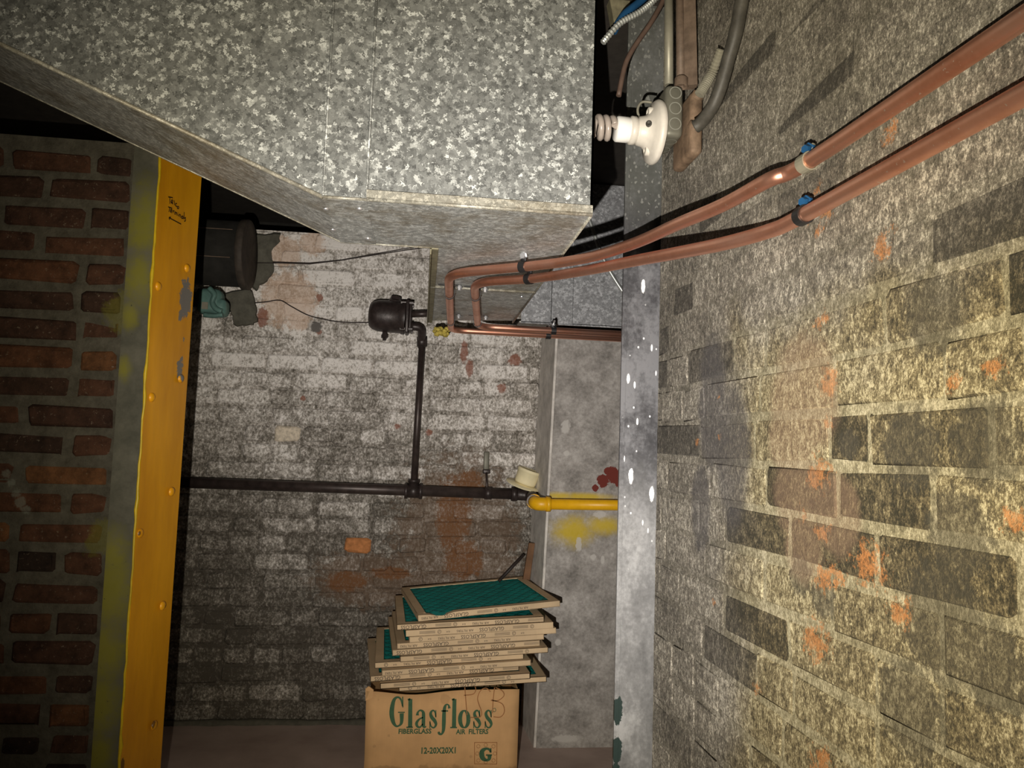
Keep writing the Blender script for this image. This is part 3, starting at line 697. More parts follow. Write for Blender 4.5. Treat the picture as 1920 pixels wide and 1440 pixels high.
# nested runs: the outer pipe ends up further back
yA2 = 2.735; yB2 = 2.625
A_b1 = cz(841, 513, 0.420)
A_b2 = V((PZ(849, 605, 0.420).x, yA2, H+0.420))
pathA = catmull([tuple(q) for q in pathA], 4)
pathA = fillet([V(q) for q in pathA] + [cz(985, 500, 0.415), A_b1, A_b2, V((1.15, yA2, H+0.418))], [0.01]*len(pathA)+[0.02, 0.075, 0.06, 0], 8)
pb = [PW(2150, 33, 0.018), PW(1920, 166, 0.018), PW(1506, 400, 0.018)]
for q in pb: q.z = H+zB
ptsB = pb+[PW(1442, 433, 0.021), cz(1356, 457, 0.338), cz(1271, 474, 0.350), cz(1195, 488, 0.366), cz(1115, 504, 0.385), cz(1046, 516, 0.401)]
B_b1 = cz(889, 529, 0.420)
B_b2 = V((PZ(899, 606, 0.420).x, yB2, H+0.420))
pathB = catmull([tuple(q) for q in ptsB], 4)
pathB = fillet([V(q) for q in pathB]+[cz(993, 523, 0.410), B_b1, B_b2, V((1.15, yB2, H+0.418))], [0.01]*len(pathB)+[0.02, 0.075, 0.06, 0], 8)
tag(obj('copper_pipe', MB().tube(pathA, R_C, 16), M['copper']), 'upper copper pipe on the right wall, the outer one where both bend under the duct', 'pipe')
tag(obj('copper_pipe', MB().tube(pathB, R_C, 16), M['copper']), 'lower copper pipe on the right wall, the inner one where both bend under the duct', 'pipe')

def nearest(path, p):
    i = min(range(1, len(path)-1), key=lambda k: (path[k]-p).length); return i, (path[i+1]-path[i-1]).normalized()
def on_path(path, px, py):
    best = None
    for a, b in zip(path, path[1:]):
        n_ = max(1, int((b-a).length/0.004))
        for k in range(n_):
            q = a.lerp(b, k/n_); d = q-EYE; f_ = d.dot(FWD); X, Y = 960+F*d.dot(RIGHT)/f_, 720+F*d.dot(DOWN)/f_
            e_ = (X-px)**2+(Y-py)**2
            if best is None or e_ < best[0]: best = (e_, q, (b-a).normalized())
    return best[1], best[2]
def ring_clamp(path, px, py, wid, label, up, bolt=True, mat='blackstrap', r=0.0135, boltmat='bolt', group=None, lug=0.03):
    c, t = on_path(path, px, py)
    th_ = thing('pipe_clamp', label, 'clamp', c, group)
    u = V(up); u = (u-t*u.dot(t)).normalized()
    m_ = MB().lathe([(R_C+0.0004, -wid/2), (r, -wid/2), (r, wid/2), (R_C+0.0004, wid/2)], c, t, 18, False)
    obj('band', m_, M[mat], th_)
    e_ = c+u*lug; side = t.cross(u)
    rot = Matrix((t, side, u)).transposed()
    obj('lug', MB().rbox(c+u*(r+lug)/2, (wid*0.9, 0.006, lug-r+0.006), 0.001, rot, 1), M[mat], th_)
    if bolt:
        b = c+u*(lug-0.004)
        obj('bolt', MB().lathe([(0, -0.012), (0.006, -0.012), (0.007, -0.008), (0.007, -0.004), (0.0095, -0.004), (0.0095, 0.0), (0.0035, 0), (0.0035, 0.012), (0, 0.012)], b, (b-EYE).normalized()*0.4+u*0.2+side*0.6, 6, False), M[boltmat], th_)
    return th_
ring_clamp(pathA, 982, 500, 0.016, 'black split-ring clamp on the upper copper pipe under the big duct', (0, 0, 1))
ring_clamp(pathB, 993, 523, 0.016, 'black split-ring clamp on the lower copper pipe under the big duct', (0, 0, 1))
ring_clamp(pathA, 1513, 308, 0.017, 'steel clamp holding the upper copper pipe to the right wall, blue anchor above it', (0.25, 0.2, 1), True, 'emt', 0.0135, 'blue', lug=0.024)
ring_clamp(pathB, 1504, 402, 0.016, 'dark clamp on the lower copper pipe at the right wall in orange paint', (0.3, 0.2, 1), True, 'blackstrap', 0.0135, 'blue', lug=0.024)
for (path, x, y, lab) in [(pathB, 1037, 621, 'black clamp on the nearer copper pipe in front of the concrete pier'), (pathA, 1028, 629, 'black clamp on the rear copper pipe in front of the concrete pier')]:
    ring_clamp(path, x, y, 0.018, lab, (0, 0, 1), True, 'blackstrap', 0.0145)
def strap(path, px, py, label):
    c, t = on_path(path, px, py)
    th_ = thing('pipe_strap', label, 'pipe strap', c)
    side = V((0, 0, 1)).cross(t).normalized(); top = H+ZD
    for nm, s_ in (('band', 0),):
        pts = [c+side*-0.032+V((0, 0, top-c.z-0.001)), c+side*-0.0145+V((0, 0, top-c.z-0.002))]
        for k in range(9):
            a = math.pi*k/8; pts.append(c+side*(-math.cos(a)*0.0135)+V((0, 0, -math.sin(a)*0.0135)))
        pts += [c+side*0.0145+V((0, 0, top-c.z-0.002)), c+side*0.032+V((0, 0, top-c.z-0.001))]
        vs = []
        for q in pts: vs += [q-t*0.006, q+t*0.006]
        mm = MB().add(vs, [(2*i, 2*i+1, 2*i+3, 2*i+2) for i in range(len(pts)-1)])
        o = obj(nm, mm, M['blackstrap'], th_); md = o.modifiers.new('solid', 'SOLIDIFY'); md.thickness = 0.0016; md.offset = 0
    for s_ in (1,):
        b = c+side*0.027*s_+V((0, 0, top-c.z-0.003))
        if b.x < c.x: b = c-side*0.027*s_+V((0, 0, top-c.z-0.003))
        obj('bolt', MB().lathe([(0, 0.012), (0.005, 0.012), (0.0055, 0.006), (0.0085, 0.006), (0.0085, 0.003), (0.006, 0.002), (0.006, -0.001)], b, (0, 0, -1), 6, False), M['bolt'], th_)
strap(pathA, 842, 552, 'near strap of the left-hand copper pipe under the duct branch')
strap(pathA, 847, 603, 'far strap of the left-hand copper pipe under the duct branch')
strap(pathB, 892, 555, 'near strap of the right-hand copper pipe under the duct branch')
strap(pathB, 897, 606, 'far strap of the right-hand copper pipe under the duct branch')

# ================================================================== IRON PIPES AND STEAM TRAP
YP = YB-0.055
ip = thing('iron_pipe_run', 'dark iron pipe running level along the back wall with a riser to the steam trap', 'pipe', PY(775, 920, YP))
a0 = PY(330, 904, YP); a1 = PY(975, 927, YP)
obj('main_pipe', MB().tube([a0, a1], 0.021, 16), M['iron'], ip)
tj = PY(775, 921, YP); tm = MB(); ax = (a1-a0).normalized()
tm.tube([tj-ax*0.034, tj-ax*0.022, tj-ax*0.0215, tj+ax*0.0215, tj+ax*0.022, tj+ax*0.034], [0.030, 0.030, 0.026, 0.026, 0.030, 0.030], 16)
rt = PY(791, 650, YP); up = (rt-tj).normalized()
tm.tube([tj, tj+up*0.034, tj+up*0.0341, tj+up*0.046], [0.020, 0.020, 0.023, 0.023], 14)
obj('tee', tm, M['iron_black'], ip)
obj('riser', MB().tube([tj+up*0.03, rt], 0.0135, 12), M['iron'], ip)
cj = PY(915, 925, YP); obj('coupling', MB().tube([cj-ax*0.014, cj+ax*0.014], 0.0245, 14), M['iron_black'], ip)
# black elbow towards the viewer at the right end
ye = PY(1008, 945, 2.765)
eb = MB(); e0 = a1; emid = PY(988, 930, YP-0.02)
ptse = fillet([a1-ax*0.03, PY(997, 929, YP), V((ye.x-0.012, ye.y+0.035, ye.z+0.008))], 0.06, 8); eb.tube(ptse, 0.023, 14)
d_ = (ptse[1]-ptse[0]).normalized(); eb.tube([a1-ax*0.035, a1-ax*0.012], 0.028, 14)
obj('elbow', eb, M['iron_black'], ip)
yl = thing('yellow_pipe', 'bright yellow pipe with elbow crossing the concrete pier', 'pipe', ye)
y1 = PY(1180, 947, 2.765); ya = (y1-ye).normalized()
obj('pipe', MB().tube([ye+ya*0.02, PY(1290, 949, 2.765)], 0.0195, 16), M['yellow_pipe'], yl)
el = MB(); el.tube(fillet([V((ye.x-0.006, ye.y+0.052, ye.z+0.006)), V((ye.x-0.004, ye.y, ye.z)), ye+ya*0.045], 0.035, 8), 0.0245, 16)
el.tube([ye+ya*0.03, ye+ya*0.046], 0.0275, 16); el.tube([V((ye.x-0.006, ye.y+0.04, ye.z+0.005)), V((ye.x-0.006, ye.y+0.054, ye.z+0.006))], 0.0275, 16)
obj('elbow', el, M['yellow_pipe'], yl)

# steam trap
YT = YB-0.09
st = thing('steam_trap', 'black cast-iron steam trap on the whitewashed wall left of the duct branch', 'trap', PY(742, 596, YT))
tb = MB(); c0 = PY(760, 594, YT)
k_ = YT/F
prof = [(0, 68), (14, 68), (26, 66), (33, 60), (37, 50), (38, 30), (38, 8), (40, 6), (40, 0)]
tb.lathe([(r*k_*0.8, h*k_) for r, h in prof], c0+V((0, 0, -0.004)), (-1, 0, 0.03), 24)
obj('body', tb, M['iron_black'], st)
fg = MB(); fg.rbox(c0+V((0.008, 0, -0.004)), (0.014, 0.090, 0.128), 0.004); fg.rbox(c0+V((0.020, 0, -0.004)), (0.010, 0.080, 0.110), 0.004)
fbolts = []
for dy in (-0.036, 0.036):
    for dz in (-0.052, 0.050): fbolts.append(MB().lathe([(0, -0.018), (0.007, -0.018), (0.007, 0.030), (0, 0.030)], c0+V((0, dy, dz)), (1, 0, 0), 6, False))
fgo = obj('flange', fg, M['iron_black'], st)
for b_ in fbolts: obj('bolt', b_, M['iron_black'], fgo)
cp = MB(); q = PY(741, 568, YT); cp.lathe([(0.030, -0.012), (0.030, 0.006), (0.022, 0.012), (0.020, 0.024), (0.012, 0.026), (0, 0.026)], q, (0.08, 0, 1), 8, False); obj('cap', cp, M['iron_black'], st)
q = PY(721, 628, YT); dp = MB().lathe([(0.009, -0.02), (0.009, 0.0), (0.013, 0.0), (0.013, 0.012), (0.007, 0.013), (0.007, 0.022), (0, 0.022)], q, (0, -0.1, -1), 8, False); obj('drain_plug', dp, M['iron_black'], st)
ipn = MB(); ipn.tube([PY(770, 589, YT), PY(812, 588, YT)], 0.0135, 12); obj('inlet_pipe', ipn, M['iron'], st)
ot = MB(); q0 = PY(765, 612, YT-0.01); q1 = PY(791, 613, YT-0.01); q2 = PY(790, 640, YP)
ot.tube(fillet([q0, q1, q2, PY(791, 652, YP)], 0.03, 6), 0.016, 12); ot.tube([q0, q0.lerp(q1, 0.35)], 0.020, 10)
ot.tube([PY(791, 632, YP), PY(791, 650, YP)], 0.0205, 12)
obj('outlet_elbow', ot, M['iron_black'], st)

# strap hanger on the wall, beige cap, wires
hg = thing('pipe_hanger', 'small grey wall bracket with a rod above the iron pipe', 'hanger', PY(912, 880, YB-0.01))
obj('bracket', MB().rbox(PY(912, 864, YB-0.009), (0.022, 0.014, 0.072), 0.003), M['boxgrey'], hg)
obj('nut', MB().rbox(PY(912, 884, YB-0.014), (0.030, 0.02, 0.018), 0.004), M['iron_black'], hg)
obj('rod', MB().tube([PY(912, 884, YB-0.018), PY(913, 916, YP)], 0.0045, 8), M['iron'], hg)
bc = thing('beige_cap', 'cream plastic cup with a round flange behind the pipe elbow', 'cap', PY(975, 915, YB-0.075))
o_ = PY(983, 909, YB-0.062); axx = V((0.30, -0.10, 0.95)); axd = V((0.26, -0.22, 0.94))
obj('flange', MB().lathe([(0, 0), (0.068, 0.0), (0.070, 0.002), (0.068, 0.004), (0.0, 0.006)], o_+V((-0.006, 0, -0.002)), axd, 28), M['ivory'], bc, label='round flange in dirty cream')
obj('cup', MB().lathe([(0, 0.004), (0.040, 0.004), (0.043, 0.012), (0.045, 0.052), (0.047, 0.053), (0.047, 0.060), (0.045, 0.064), (0.040, 0.064), (0.038, 0.058), (0, 0.056)], o_, axx, 28), M['ivory'], bc)
tw = [(480, 492), (520, 492), (580, 494), (640, 487), (700, 477), (760, 467), (800, 461)]
wr = thing('thin_wire', 'twin black wire strung from the dark drum to the duct', 'wire', PY(640, 487, YB-0.012))
for dv, yy in ((0, 0.012), (3, 0.018)): obj('strand', MB().tube([PY(x, y+dv*(x-480)/160*0.5+random.uniform(-1, 1), YB-yy) for x, y in tw], 0.0018, 6), M['wire'], wr)
w2 = [(478, 568), (500, 566), (525, 563), (545, 574), (575, 590), (600, 597), (640, 604), (700, 605)]
tag(obj('thin_wire', MB().tube([V(q) for q in catmull([tuple(PY(x, y, YB-0.012)) for x, y in w2], 4)], 0.002, 6), M['wire']), 'single dark wire sagging from the cement patch to the steam trap', 'wire')

# ================================================================== dark drum, teal casting, cement patch on the back wall
def patch(pts, th_, Y):
    cx_ = sum(p[0] for p in pts)/len(pts); cy_ = sum(p[1] for p in pts)/len(pts)
    big = []
    n = len(pts)
    for i in range(n):
        a, b = pts[i], pts[(i+1) % n]
        for t in (0, 0.33, 0.66): big.append((a[0]+(b[0]-a[0])*t+random.uniform(-2.5, 2.5), a[1]+(b[1]-a[1])*t+random.uniform(-2.5, 2.5)))
    m = len(big); P0 = [PY(x, y, Y) for x, y in big]; P1 = [PY(cx_+(x-cx_)*0.93, cy_+(y-cy_)*0.93, Y-th_) for x, y in big]
    return MB().add(P0+P1, [(i, (i+1) % m, m+(i+1) % m, m+i) for i in range(m)]+[tuple(range(m, 2*m))])
obj('mortar_patch', patch([(483, 437), (528, 434), (526, 452), (512, 470), (510, 486), (515, 505), (505, 523), (488, 535), (480, 545), (470, 540), (468, 437)], 0.020, YB+0.002), M['cement'], wall_back)
obj('mortar_patch', patch([(418, 550), (470, 540), (478, 560), (482, 585), (484, 606), (470, 610), (445, 614), (436, 605), (438, 592), (425, 580), (416, 565)], 0.026, YB+0.002), M['cement'], wall_back)
dr = thing('round_drum', 'sooty round pipe end with a pale rim in the dark beside the yellow post', 'pipe', PY(465, 480, 2.93))
ctr = PY(462, 478, 2.945); rad = 0.132
obj('shell', MB().tube([ctr-V((0.5, 0, 0)), ctr], rad*0.93, 32), M['soot_void'], dr)
obj('rim', MB().lathe([(0, 0.006), (rad*0.84, 0.008), (rad*0.97, 0.014), (rad*1.0, 0.010), (rad, -0.012), (rad*0.92, -0.016)], ctr, (1, 0, 0), 36), M['drum'], dr)
sm = MB()
for dz in (0.066, -0.040): 
    yy = -math.sqrt((rad*.93)**2-dz**2); sm.tube([ctr+V((-0.45, yy, dz)), ctr+V((-0.03, yy, dz))], 0.0016, 5)
obj('seam', sm, M['brownpipe'], dr)
tc = thing('valve_body', 'teal painted cast valve under the sooty round pipe end', 'valve', PY(398, 569, 2.93))
YT2 = 2.93
vb = MB(); vb.rbox(PY(396, 567, YT2), (0.085, 0.085, 0.095), 0.022, None, 3); vb.rbox(PY(412, 578, YT2), (0.06, 0.08, 0.065), 0.02, None, 3); obj('body', vb, M['teal'], tc)
rb_ = MB()
rb_.tube([V(q) for q in catmull([tuple(PY(x, y, YT2-0.044)) for x, y in [(392, 540), (402, 552), (398, 566), (404, 578), (416, 584)]], 4)], 0.010, 8)
rb_.tube([V(q) for q in catmull([tuple(PY(x, y, YT2-0.046)) for x, y in [(382, 590), (400, 592), (418, 590)]], 4)], 0.009, 8); obj('rib', rb_, M['teal'], tc)
obj('neck', MB().lathe([(0.040, 0), (0.042, 0.01), (0.030, 0.014), (0.026, 0.05), (0, 0.05)], PY(378, 562, YT2), (-1, 0, 0), 16), M['iron_black'], tc)
obj('label_plate', MB().box(PY(384, 573, YT2-0.047), (0.022, 0.003, 0.026)), M['emt'], tc)

# ================================================================== sticks, paper
tag(obj('wooden_stick', MB().prism([PY(992, 1018, 2.99), PY(1003, 1019, 2.99), PY(990, 1110, 2.99), PY(977, 1110, 2.99)], (0, 0.018, 0)), M['wood']), 'brown wooden stick leaning in the corner behind the filter stack', 'stick')
tag(obj('dark_rod', MB().tube([PY(982, 1040, 2.995), PY(935, 1090, 2.97)], 0.006, 8), M['wire']), 'thin dark rod leaning on the wooden stick', 'rod')
def scrap(pts, name, label, lift=0.012):
    P_ = [PZ(x, y, -H+0.004+lift*h) for x, y, h in pts]; c = sum(P_, V((0, 0, 0)))/len(P_)+V((0, 0, 0.006))
    m = MB().add(P_+[c], [(i, (i+1) % len(P_), len(P_)) for i in range(len(P_))]); o = obj(name, m, M['paper']); md = o.modifiers.new('s', 'SOLIDIFY'); md.thickness = 0.0012
    return tag(o, label, 'paper')
scrap([(622, 1321, 0.6), (640, 1316, 2.2), (654, 1311, 3.0), (655, 1322, 2), (646, 1330, 0.5), (637, 1335, 0)], 'paper_scrap', 'crumpled triangular paper scrap on the floor by the back wall')
scrap([(650, 1327, 0.2), (665, 1325, 0.8), (684, 1326, 1.2), (683, 1336, 0.2), (668, 1337, 0), (654, 1334, 0)], 'paper_scrap', 'flat paper scrap on the floor touching the cardboard box', 0.008)

# ================================================================== CARDBOARD BOX
BX0, BX1 = PY(686, 1350, 2.555).x, PY(972, 1350, 2.555).x
BY0, BY1, BT = 2.555, 3.055, 0.281
bx = thing('cardboard_box', 'brown carton with green lettering on the floor under the stack of air filters', 'box', ((BX0+BX1)/2, (BY0+BY1)/2, 0))
# front panel with dented upper edge
fp = MB(); nx = 16; vs = []
for i in range(nx+1):
    t = i/nx; x = BX0+(BX1-BX0)*t; sag = -0.014*math.exp(-((t-0.30)/0.20)**2)+0.003*t
    for j in range(6):
        u = j/5; bulge = -0.006*math.sin(math.pi*t)*math.sin(math.pi*u)
        vs.append(V((x-(0.006*(u-0.5) if i == 0 else 0), BY0+bulge, 0.001+(BT+sag)*u)))
fs = [(6*i+j, 6*i+6+j, 6*i+7+j, 6*i+j+1) for i in range(nx) for j in range(5)]
fp.add(vs, fs, True); FPO = o = obj('front_panel', fp, M['box'], bx, True); md = o.modifiers.new('s', 'SOLIDIFY'); md.thickness = 0.004; md.offset = -1
sp_ = MB(); sp_.box((BX0+0.003, (BY0+BY1)/2, (BT-0.035)/2), (0.004, BY1-BY0-0.01, BT-0.039)); sp_.box((BX1-0.003, (BY0+BY1)/2, BT/2), (0.004, BY1-BY0-0.01, BT-0.004)); sp_.box(((BX0+BX1)/2, BY1-0.003, (BT-0.035)/2), (BX1-BX0, 0.004, BT-0.039))
obj('side_panels', sp_, M['box'], bx)
obj('top_flaps', MB().box(((BX0+BX1)/2, (BY0+BY1)/2+0.004, BT-0.040), (BX1-BX0-0.012, BY1-BY0-0.02, 0.004)), M['box'], bx)
fc = MB(); c_ = V((BX0, BY0, BT)); fc.prism([c_+V((-.004, 0.0, -.03)), c_+V((.018, -.002, -.02)), c_+V((.020, -.002, .004)), c_+V((.004, .002, .014)), c_+V((-.006, .004, .006))], (0, .006, 0)); obj('torn_corner', fc, M['box'], bx)
cvb = lambda a, b: PY(660+a*0.21875, 1250+b*0.21875, BY0-0.0072)
UN = 0.21875*2.55/F
ink = MB()
GL = [[(432, 340, 8), (420, 285, 14), (392, 262, 15), (358, 290, 28), (340, 385, 38), (350, 465, 32), (375, 508, 18), (402, 506, 14), (424, 478, 26), (426, 400, 34)], [(394, 392, 9), (452, 392, 9)], [(434, 258, 9), (436, 350, 9)],
      [(500, 278, 32), (498, 518, 34)], [(466, 520, 11), (522, 520, 11)], [(478, 284, 13), (500, 277, 15)],
      [(560, 418, 26), (564, 392, 16), (585, 374, 13), (608, 388, 22), (613, 420, 28), (612, 500, 28), (622, 518, 16), (636, 512, 9)], [(608, 435, 10), (575, 452, 15), (553, 485, 24), (562, 514, 18), (585, 518, 13), (606, 490, 10)],
      [(790, 578, 5), (790, 578, 5)], [(834, 358, 24), (828, 332, 13), (812, 324, 12), (796, 345, 24), (789, 400, 30), (787, 480, 32), (783, 545, 26), (768, 578, 15), (748, 574, 20), (742, 558, 18)], [(766, 380, 11), (824, 380, 11)],
      [(878, 278, 32), (874, 518, 34)], [(842, 522, 11), (900, 522, 11)], [(856, 284, 13), (878, 277, 15)]]
SS = [(718, 432, 9), (712, 392, 12), (694, 375, 13), (674, 398, 22), (682, 432, 27), (708, 464, 28), (720, 496, 20), (702, 523, 13), (678, 512, 11), (668, 474, 9)]
for dx in (0, 376, 474): GL.append([(x+dx, y, w_) for x, y, w_ in SS]); GL.append([(668+dx, 466, 7), (667+dx, 528, 7)]); GL.append([(719+dx, 372, 6), (720+dx, 436, 6)])
GL.append([(962+36*math.cos(a), 450+72*math.sin(a), 12+22*abs(math.cos(a))) for a in [2*math.pi*i/16 for i in range(17)]])
GL.append([(1220+13*math.cos(a), 372+15*math.sin(a), 4) for a in [2*math.pi*i/10 for i in range(11)]])
for s_ in GL:
    p = catmull([tuple(map(float, q)) for q in s_], 4) if len(s_) > 2 else s_
    if len(p) < 2: continue
    ink.ribbon([cvb(q[0], q[1]) for q in p], (0, -1, 0), [q[2]*UN for q in p])
obj('wordmark', ink, M['greenink'], FPO, False, label='large green serif wordmark')
def text_mesh(txt, size, bold=0.0, xs=1.0):
    cu = bpy.data.curves.new('t', 'FONT'); cu.body = txt; cu.size = size; cu.offset = bold; cu.resolution_u = 2
    o = bpy.data.objects.new('t', cu); COL.objects.link(o); dg = bpy.context.evaluated_depsgraph_get(); dg.update()
    me = bpy.data.meshes.new_from_object(o.evaluated_get(dg)); bpy.data.objects.remove(o); bpy.data.curves.remove(cu)
    xsn = [v.co.x for v in me.vertices]; w_ = max(xsn)-min(xsn); x0 = min(xsn)
    vs = [V(((v.co.x-x0)*xs, v.co.y, 0)) for v in me.vertices]; fs = [tuple(p.vertices) for p in me.polygons]
    bpy.data.meshes.remove(me); return vs, fs, w_*xs
def print_on_box(name, txt, a0, b0, a1, hpx, mat, bold):
    """text whose left baseline sits at crop (a0,b0) and right end at a1"""
    P0 = cvb(a0, b0); P1 = cvb(a1, b0); L = P1.x-P0.x; size = hpx*UN/0.70
    vs, fs, w_ = text_mesh(txt, size, bold*size); k = L/w_
    return MB().add([V((P0.x+v.x*k, P0.y, P0.z+v.y)) for v in vs], fs)
m_ = print_on_box('', 'FIBERGLASS', 398, 575, 680, 38, 'greenink', 0.032); m2 = print_on_box('', 'AIR  FILTERS', 890, 578, 1168, 38, 'greenink', 0.032); obj('caption', m2, M['greenink'], FPO, False)
obj('caption', m_, M['greenink'], FPO, False)
obj('size_print', print_on_box('', '12-20X20X1', 594, 745, 888, 48, 'greenink', 0.03), M['greenink'], FPO, False)
lg = MB()
for s_ in ([(1050, 650), (1242, 650)], [(1242, 650), (1240, 836)], [(1240, 836), (1050, 834)], [(1050, 834), (1050, 650)]): lg.ribbon([cvb(*q) for q in s_], (0, -1, 0), [5*UN]*2)
for (x, y) in [(1083, 683), (1146, 672), (1212, 683), (1073, 745), (1083, 805), (1146, 818), (1212, 805), (1225, 745)]:
    lg.ribbon([cvb(x+15*math.cos(a), y+15*math.sin(a)) for a in [2*math.pi*i/12 for i in range(13)]], (0, -1, 0), [3*UN]*13)
obj('emblem_frame', lg, M['brownink'], FPO, False)
lg = MB()
for s_ in ([(1186, 735, 14), (1178, 712, 18), (1150, 703, 20), (1118, 722, 36), (1112, 757, 42), (1124, 788, 36), (1154, 802, 20), (1176, 790, 28), (1178, 762, 34)], [(1148, 758, 12), (1200, 758, 12)], [(1190, 698, 9), (1191, 738, 9)]):
    p = catmull([tuple(map(float, q)) for q in s_], 4) if len(s_) > 2 else s_
    lg.ribbon([cvb(q[0], q[1]) for q in p], (0, -1, 0), [q[2]*UN for q in p])
obj('emblem_letter', lg, M['greenink'], FPO, False)
mk = MB()
cvb2 = lambda a, b: PY(660+a*0.21875, 1250+b*0.21875, BY0-0.0078)
strokes(mk, [[(965, 148), (972, 250), (986, 415)], [(985, 150), (1035, 148), (1060, 188), (1040, 235), (958, 246)], [(1186, 216), (1150, 184), (1102, 205), (1076, 270), (1090, 330), (1110, 385), (1098, 430), (1010, 436)], [(1222, 178), (1210, 280), (1204, 400)], [(1232, 180), (1288, 208), (1302, 250), (1250, 292), (1190, 290)], [(1196, 284), (1286, 318), (1306, 385), (1272, 432), (1212, 430)]], cvb2, (0, -1, 0), 7*UN)
obj('marker_writing', mk, M['brownink'], FPO, False, label='brown handwritten letters PSB')

# ================================================================== AIR FILTERS
FS = 0.475; FT = 0.0185; RW = 0.028
def filter_frame(crush=False):
    m = MB(); h = FS; t = FT
    for (x0, y0, x1, y1) in ((0, 0, h, RW), (0, h-RW, h, h), (0, RW, RW, h-RW), (h-RW, RW, h, h-RW)):
        m.box(((x0+x1)/2, (y0+y1)/2, t-0.001), (x1-x0, y1-y0, 0.002)); m.box(((x0+x1)/2, (y0+y1)/2, 0.001), (x1-x0, y1-y0, 0.002))
    for (c, s_) in (((h/2, 0.001, t/2), (h, 0.002, t)), ((h/2, h-0.001, t/2), (h, 0.002, t)), ((0.001, h/2, t/2), (0.002, h, t)), ((h-0.001, h/2, t/2), (0.002, h, t))): m.box(c, s_)
    return m
def crushed_frame():
    m = MB(); h = FS; t = FT; n = 24
    def bend(x): return 0.011*math.exp(-((x-0.075)/0.028)**2) 
    # front strip with a crushed corner
    vs = []
    for i in range(n+1):
        x = h*i/n; d = bend(x); vs += [V((x, 0, 0)), V((x, 0.0+d*0.6, t-d*0.9)), V((x, RW, t-d*1.2)), V((x, RW, t-d*1.2-0.002)), V((x, 0.003, 0))]
    m.add(vs, [(5*i+k, 5*i+k+1, 5*i+6+k, 5*i+5+k) for i in range(n) for k in range(4)])
    m.box((h/2, h-RW/2, t-0.001), (h, RW, 0.002)); m.box((h/2, h-0.001, t/2), (h, 0.002, t)); m.box((h/2, h-RW/2, 0.001), (h, RW, 0.002)); m.box((h/2, RW/2, 0.001), (h, RW, 0.002))
    for x in (0, h-RW): m.box((x+RW/2, h/2, t-0.001), (RW, h-2*RW, 0.002))
    for x in (0.001, h-0.001): m.box((x, h/2, t/2), (0.002, h, t))
    return m
def media_mesh():
    n = 26; vs = []; k = FS-0.006
    for i in range(n+1):
        for j in range(n+1):
            x = 0.003+k*i/n; y = 0.003+k*j/n
            vs.append((x, y, FT*0.55+0.0035*abs(math.sin(x*95+0.9*math.sin(y*60)))*abs(math.sin(y*75+1.1*math.sin(x*50)))))
    fs = [(i*(n+1)+j, (i+1)*(n+1)+j, (i+1)*(n+1)+j+1, i*(n+1)+j+1) for i in range(n) for j in range(n)]
    return MB().add(vs, fs, True)
def diamond_net():
    m = MB(); a = RW; b = FS-RW; n = 20; zt = FT*0.55+0.0042
    for i in range(n+1):
        pts1 = []; pts2 = []
        for j in range(41):
            y = a+(b-a)*j/40; x = a+(b-a)*i/n+0.010*math.sin(j*math.pi/2.5+(math.pi if i % 2 else 0)); x = min(max(x, a), b)
            pts1.append(V((x, y, zt)))
        m.ribbon(pts1, (0, 0, 1), [0.0026]*41)
    return m
fm = filter_frame().mesh('frame'); fmc = crushed_frame().mesh('frame'); mmesh = media_mesh().mesh('media'); nmesh = diamond_net().mesh('net', fix=False)
fm.materials.append(M['frame']); fmc.materials.append(M['frame']); mmesh.materials.append(M['media']); 
M['netmat'] = plain('dark_teal_net', (0.0, 0.085, 0.07), 0.6); nmesh.materials.append(M['netmat'])
def print_unit():
    m = MB()
    def put(txt, x, size, bold, z=FT*0.42):
        vs, fs, w_ = text_mesh(txt, size, bold*size)
        m.add([V((x+w_-v.x, -0.0006, z+size*0.35-v.y)) for v in vs], fs)      # upside down, as printed
        return w_
    return m, put
def print_mesh(shift):
    m, put = print_unit()
    for base in (-0.30, 0.0, 0.30):
        b = base+shift
        for txt, x, s_, bo in (('GLASFLOSS', 0.163, 0.0160, 0.012), ('AIR FILTERS', 0.090, 0.0105, 0.01), ('G-4', 0.058, 0.007, 0.02)):
            if 0.004 < b+x and b+x+0.105 < FS-0.004: put(txt, b+x, s_, bo)
        if 0.012 < b+0.035 < FS-0.012:
            c = V((b+0.035, -0.0006, FT*0.5)); pts = [c+V((0.0055*math.cos(a), 0, 0.0055*math.sin(a))) for a in [2*math.pi*i/12 for i in range(13)]]
            m.ribbon(pts, (0, -1, 0), [0.0014]*13)
            m.ribbon([c+V((0.0022*math.cos(a), 0, 0.0026*math.sin(a))) for a in [2*math.pi*i/12 for i in range(10)]], (0, -1, 0), [0.0011]*10)
        if 0.03 < b-0.01 and b+0.02 < FS-0.004:
            for q in range(3): m.ribbon([V((b-0.028, -0.0006, FT*0.36+q*0.003)), V((b+0.022, -0.0006, FT*0.36+q*0.003))], (0, -1, 0), [0.0012]*2)
    me = m.mesh('lettering', fix=False); me.materials.append(M['greyink']); return me
prints = [print_mesh(s_) for s_ in (0.0, 0.07, 0.15, 0.22)]
